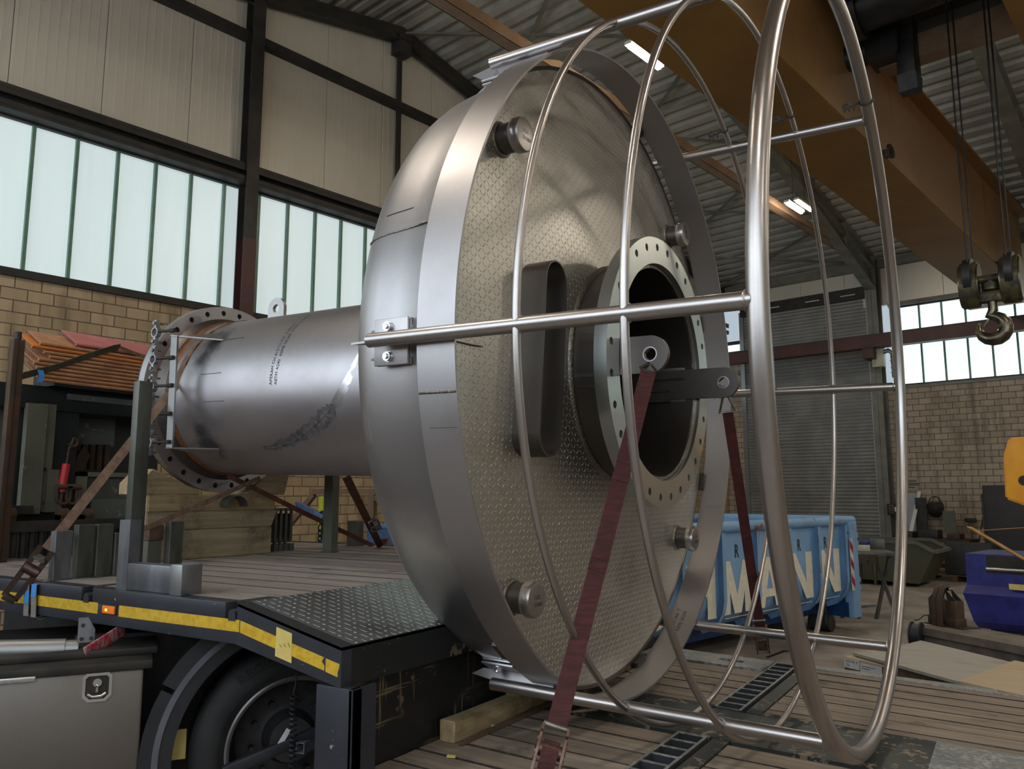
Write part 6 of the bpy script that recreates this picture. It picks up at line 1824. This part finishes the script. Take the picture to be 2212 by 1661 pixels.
for i in range(5):
    c = cx + V(0, 0, -.045 - .05 * i)
    b.tube([c + V(.018 * math.cos(2 * PI * k / 12) * (1 if i % 2 else .3), .018 * math.cos(2 * PI * k / 12) * (.3 if i % 2 else 1), .034 * math.sin(2 * PI * k / 12)) for k in range(12)], .008, 6, True)
b.build('chain', MAT['dark'], lv_)
b = MB(); c = cx + V(.02, 0, .05)
b.tube([c + V(.035 * math.cos(2 * PI * k / 16), 0, .06 * math.sin(2 * PI * k / 16)) for k in range(16)], .012, 8, True); b.build('shackle', MAT['dark'], lv_)
b = MB(); c = cx + V(-.01, 0, -.34); b.tube([c + V(.06 * math.cos(math.radians(a)), 0, .06 * math.sin(math.radians(a))) for a in range(60, 300, 20)], .017, 8)
b.tube([c + V(-.055, 0, -.0), c + V(-.07, 0, -.08)], .017, 8); b.build('hook', MAT['dark'], lv_)
s0 = at_y(702, 1140, 5.7) - l0
b = MB(); b.box(s0.x - .03, s0.x + .03, s0.y - .03, s0.y + .03, -l0.z, s0.z, .004); b.bar(dl, V(s0.x, s0.y, s0.z - .05), .05, .06); b.build('stand', MAT['tool_blue'], lv_)
# near end of another blue tank, pale top
c0, c1 = at_y(792, 1137, 6.0), at_y(900, 1137, 6.0)
b = MB(); b.box(0, c1.x - c0.x, 0, .5, 0, c0.z - .02, .01)
o = b.build('blue_bin', MAT['tool_blue']); o.location = V(c0.x, 6.0, 0); tag(o, 'blue bin with a pale lid beyond the far deck edge behind the drum', 'bin')
b = MB(); b.box(-.01, c1.x - c0.x + .01, -.01, .51, c0.z - .02, c0.z + .012, .006); b.build('lid', MAT['label_blue'], o)

# ------------------------------------------------------------------ headboard rack on the front of the neck
RX = -5.55
rk = empty('headboard_rack', (RX, 3.4, UPZ)); tag(rk, 'black steel headboard rack with an open cabinet at the front of the upper deck', 'rack')
def rl_(px, py, x=RX): p = at_x(px, py, x); return (p.y - 3.4, p.z - UPZ)
def rbox(px0, py0, px1, py1, x0, x1, mat, name, parent=None, bev=0.0):
    y0, z1 = rl_(px0, py0, RX + max(x0, x1)); y1, z0 = rl_(px1, py1, RX + max(x0, x1))
    b = MB(); b.box(x0, x1, min(y0, y1), max(y0, y1), max(0, min(z0, z1)), max(z0, z1), bev)
    return b.build(name, MAT[mat], parent or rk, smooth=bool(bev))
zc = rl_(150, 840)[1]; yc0 = rl_(-60, 900)[0]; yc1 = rl_(300, 900)[0] + .45
b = MB(); b.box(-.42, 0, yc0, yc1, zc - .16, zc, .004); b.build('top_beam', MAT['rack'], rk)
b = MB(); b.box(-.45, -.40, yc0, yc1, 0, zc - .1); b.build('back_panel', MAT['rack'], rk, smooth=False)
rbox(44, 858, 148, 1210, -.40, -.02, 'rack', 'cabinet_side')
rbox(148, 850, 290, 877, -.05, .015, 'rack_light', 'cabinet_header')
rbox(146, 895, 246, 965, -.39, -.33, 'rack_light', 'scuffed_panel')
rbox(62, 870, 86, 1110, -.01, .04, 'grey_green', 'angle_upright'); au = rbox(86, 871, 105, 1105, -.01, .012, 'grey_green', 'angle_upright')
for py in (942, 1014, 1087):
    y, z = rl_(94, py); b = MB(); b.cyl((.011, y, z), (.014, y, z), .014, 14); b.build('bolt_hole', MAT['dark'], au)
rbox(104, 1014, 122, 1106, -.01, .03, 'grey_green', 'short_upright')
rbox(0, 850, 20, 1130, -.2, -.1, 'rack_light', 'side_plate')
rbox(166, 1019, 300, 1031, -.08, -.02, 'grey_green', 'inner_frame'); rbox(166, 1019, 184, 1105, -.08, -.02, 'grey_green', 'inner_frame')
rbox(198, 1078, 300, 1118, -.12, -.06, 'rack_light', 'inner_shelf'); rbox(190, 1034, 300, 1078, -.30, -.28, 'rack_light', 'inner_panel')
for i in range(5): rbox(165 + i * 16, 960, 171 + i * 16, 1015, -.26, -.22, 'rusty', 'hanging_strap_end')
y, z = rl_(215, 985); b = MB(); b.prism([(-.05, -.10), (.02, -.08), (.07, .03), (.02, .10), (-.03, .02)], (-.20, y - .03, z - .02), (0, 1, 0), (0, 0, 1), (1, 0, 0), .02); b.build('foil_scrap', MAT['chrome'], rk, smooth=False)
# bottom grille
rbox(-30, 1093, 72, 1110, .02, .10, 'dark', 'grille_rail'); rbox(-30, 1128, 300, 1140, .10, .16, 'dark', 'grille_rail')
for i in range(16):
    px = -10 + i * 19.5
    rbox(px, 1138, px + 3.5, 1206, .10, .15, 'dark', 'grille_bar')
rbox(-30, 1140, 300, 1205, -.05, -.03, 'plastic', 'grille_back')
for px in (22, 138, 190):
    y, z = rl_(px, 1112, RX + .12); b = MB(); b.cyl((.10, y - .03, z), (.10, y + .03, z), .045, 18); b.box(.06, .14, y - .03, y + .03, z - .08, z); b.build('lashing_lug', MAT['rusty'], rk)
for px in (137, 158):
    y, z = rl_(px, 1068, RX + .06); b = MB(); b.tube([V(.06, y + .045 * math.cos(PI + PI * i / 10), z - .02 + .045 * math.sin(PI + PI * i / 10)) for i in range(11)] , .012, 8); b.tube([(.06, y - .045, z - .02), (.06, y - .045, z + .05)], .012, 8); b.tube([(.06, y + .045, z - .02), (.06, y + .045, z + .05)], .012, 8)
    sh = b.build('shackle', MAT['rusty'], rk); b = MB(); b.cyl((.06, y - .05, z + .05), (.06, y + .05, z + .05), .022, 12); b.build('shackle_pin', MAT['rusty'], sh)
# red turnbuckle hanging in the rack
p_ = at_x(150, 955, RX + .05)
tbk = empty('red_turnbuckle', p_); tag(tbk, 'red turnbuckle with a hook hanging in the black rack cabinet', 'turnbuckle')
b = MB(); b.tube([V(0, .025 + .03 * math.cos(math.radians(a)), .0 + .03 * math.sin(math.radians(a))) for a in range(-160, 100, 20)] + [V(0, 0, -.05)], .009, 8); b.tube([(0, 0, -.05), (0, -.01, -.16)], .007, 8); b.build('hook', MAT['rusty'], tbk)
b = MB(); b.cyl((0, -.01, -.15), (0, -.03, -.34), .026, 14); b.build('body', MAT['red'], tbk)
b = MB(); b.tube([(0, -.03, -.34), (0, -.035, -.42), (0, -.03, -.52)], .016, 8); b.build('lower_rod', MAT['rusty'], tbk)
# rusty upright stake with strap in front of the rack
rp = at_x(38, 734, RX + .25); rq = at_x(22, 1226, RX + .25)
us = empty('upright_stake', V(RX + .25, rp.y, UPZ)); tag(us, 'rusty brown upright stake with a bolt on top at the left edge', 'stake')
b = MB(); b.box(-.025, .02, -.035, .04, 0, rp.z - UPZ, .004); b.box(.02, .03, -.035, -.005, 0, rp.z - UPZ, .002); b.build('post', MAT['rusty'], us)
b = MB(); b.cyl((0, 0, rp.z - UPZ), (0, 0, rp.z - UPZ + .05), .022, 12); b.build('bolt', MAT['dark'], us)
# stack of orange hollow panels on the rack
z0 = UPZ + zc
tilt = math.radians(4)
labs = ['lowest', 'second from the bottom', 'third from the bottom', 'fourth from the bottom', 'fifth from the bottom', 'sixth from the bottom', 'seventh from the bottom', 'eighth from the bottom']
yA = at_x(70, 800, RX + .1).y; yB = yA + 2.4
k_h = .037
def panel(i, y_off, mat, label, L=2.4, deep=.21, up=0.0, x_off=0.0):
    o = empty('hollow_panel', (RX + .10 + x_off, yA + y_off, z0 + .020 + i * .027 + up), (0, math.radians(29), 0)); tag(o, label, 'panel', 'orange panels stacked on the rack')
    b = MB(); b.box(-deep, 0, 0, L, 0, .017, .004); b.cyl((0, 0, .008), (0, L, .008), .0125, 12); b.build('sheet', MAT[mat], o)
    b = MB()
    n = 9
    for k in range(n): b.box(-deep + deep * k / n + .005, -deep + deep * (k + 1) / n - .005, -.0015, .002, .004, .013)
    b.build('open_cells', MAT['rusty'], o, smooth=False)
    return o
b = MB(); b.prism([(.06, .0), (.06, .010), (-.20, .145), (-.20, 0)], (0.04, yA - 3.4 + .15, zc), (1, 0, 0), (0, 0, 1), (0, 1, 0), 2.1)
b.build('sloping_cradle', MAT['dark'], rk, smooth=False)
for i in range(8):
    panel(i, (.06, .03, .05, .02, .0, .03, .10, .06)[i], 'copper', 'orange hollow panel on the black rack, ' + labs[i] + ' of the stack')
panel(8, -.02, 'orange', 'bright orange hollow panel, third from the top of the stack', L=2.2)
panel(9, .03, 'copper', 'orange hollow panel lying directly below the red panel', L=2.2)
panel(10, .27, 'red_panel', 'faded red hollow panel on the very top of the orange stack', L=1.9, deep=.24, up=.006)
# olive strap over the panels
pp = [at_x(48, 812, RX + .24), at_x(122, 793, RX + .17), at_x(180, 772, RX + .16), at_x(245, 752, RX + .15), at_x(258, 750, RX + .14), at_x(330, 778, RX + .18)]
ost = strap_obj('lashing_strap', 'olive webbing strap lying over the red and orange panels with a blue tag', MAT['strap_green'], pp[:5], V(.03, 0, .045), .004)
b = MB(); b.strip([pp[4], pp[5]], V(.01, 0, .022), .004); b.build('strap_tail', MAT['strap_brown'], ost)
q = at_x(87, 806, RX + .26); b = MB(); b.strip([q + V(0, 0, .02), q + V(0, .012, -.02), q + V(0, 0, -.06)], V(0, .035, 0), .003); b.build('blue_tag', MAT['label_blue'], ost)
# stacked U brackets behind the timber
for i, lab in enumerate(('nearest', 'second', 'third', 'farthest')):
    c = at_x(596 + i * 11, 1103, -4.62); yy = c.y
    o = empty('u_bracket', (-4.62, yy, UPZ)); tag(o, 'dark green U-shaped bracket right of the timber stack, ' + ('leftmost', 'second from the left', 'third from the left', 'rightmost')[i] + ' of four', 'bracket', 'U brackets beside the timber')
    b = MB(); b.tube([V(0, .0, .30), V(0, .0, .12), V(0, -.02, .08), V(0, -.06, .05)], .010, 8); b.box(-.06, .02, -.022, .0, .06, .27); b.build('bent_bar', MAT['stake'], o, smooth=False)
    b = MB(); b.box(-.03, .03, -.03, .012, .29, .31); b.build('top_plate', MAT['stake'], o, smooth=False)
    b = MB(); b.box(-.03, .03, -.03, .012, 0, .05); b.build('foot', MAT['stake'], o, smooth=False)
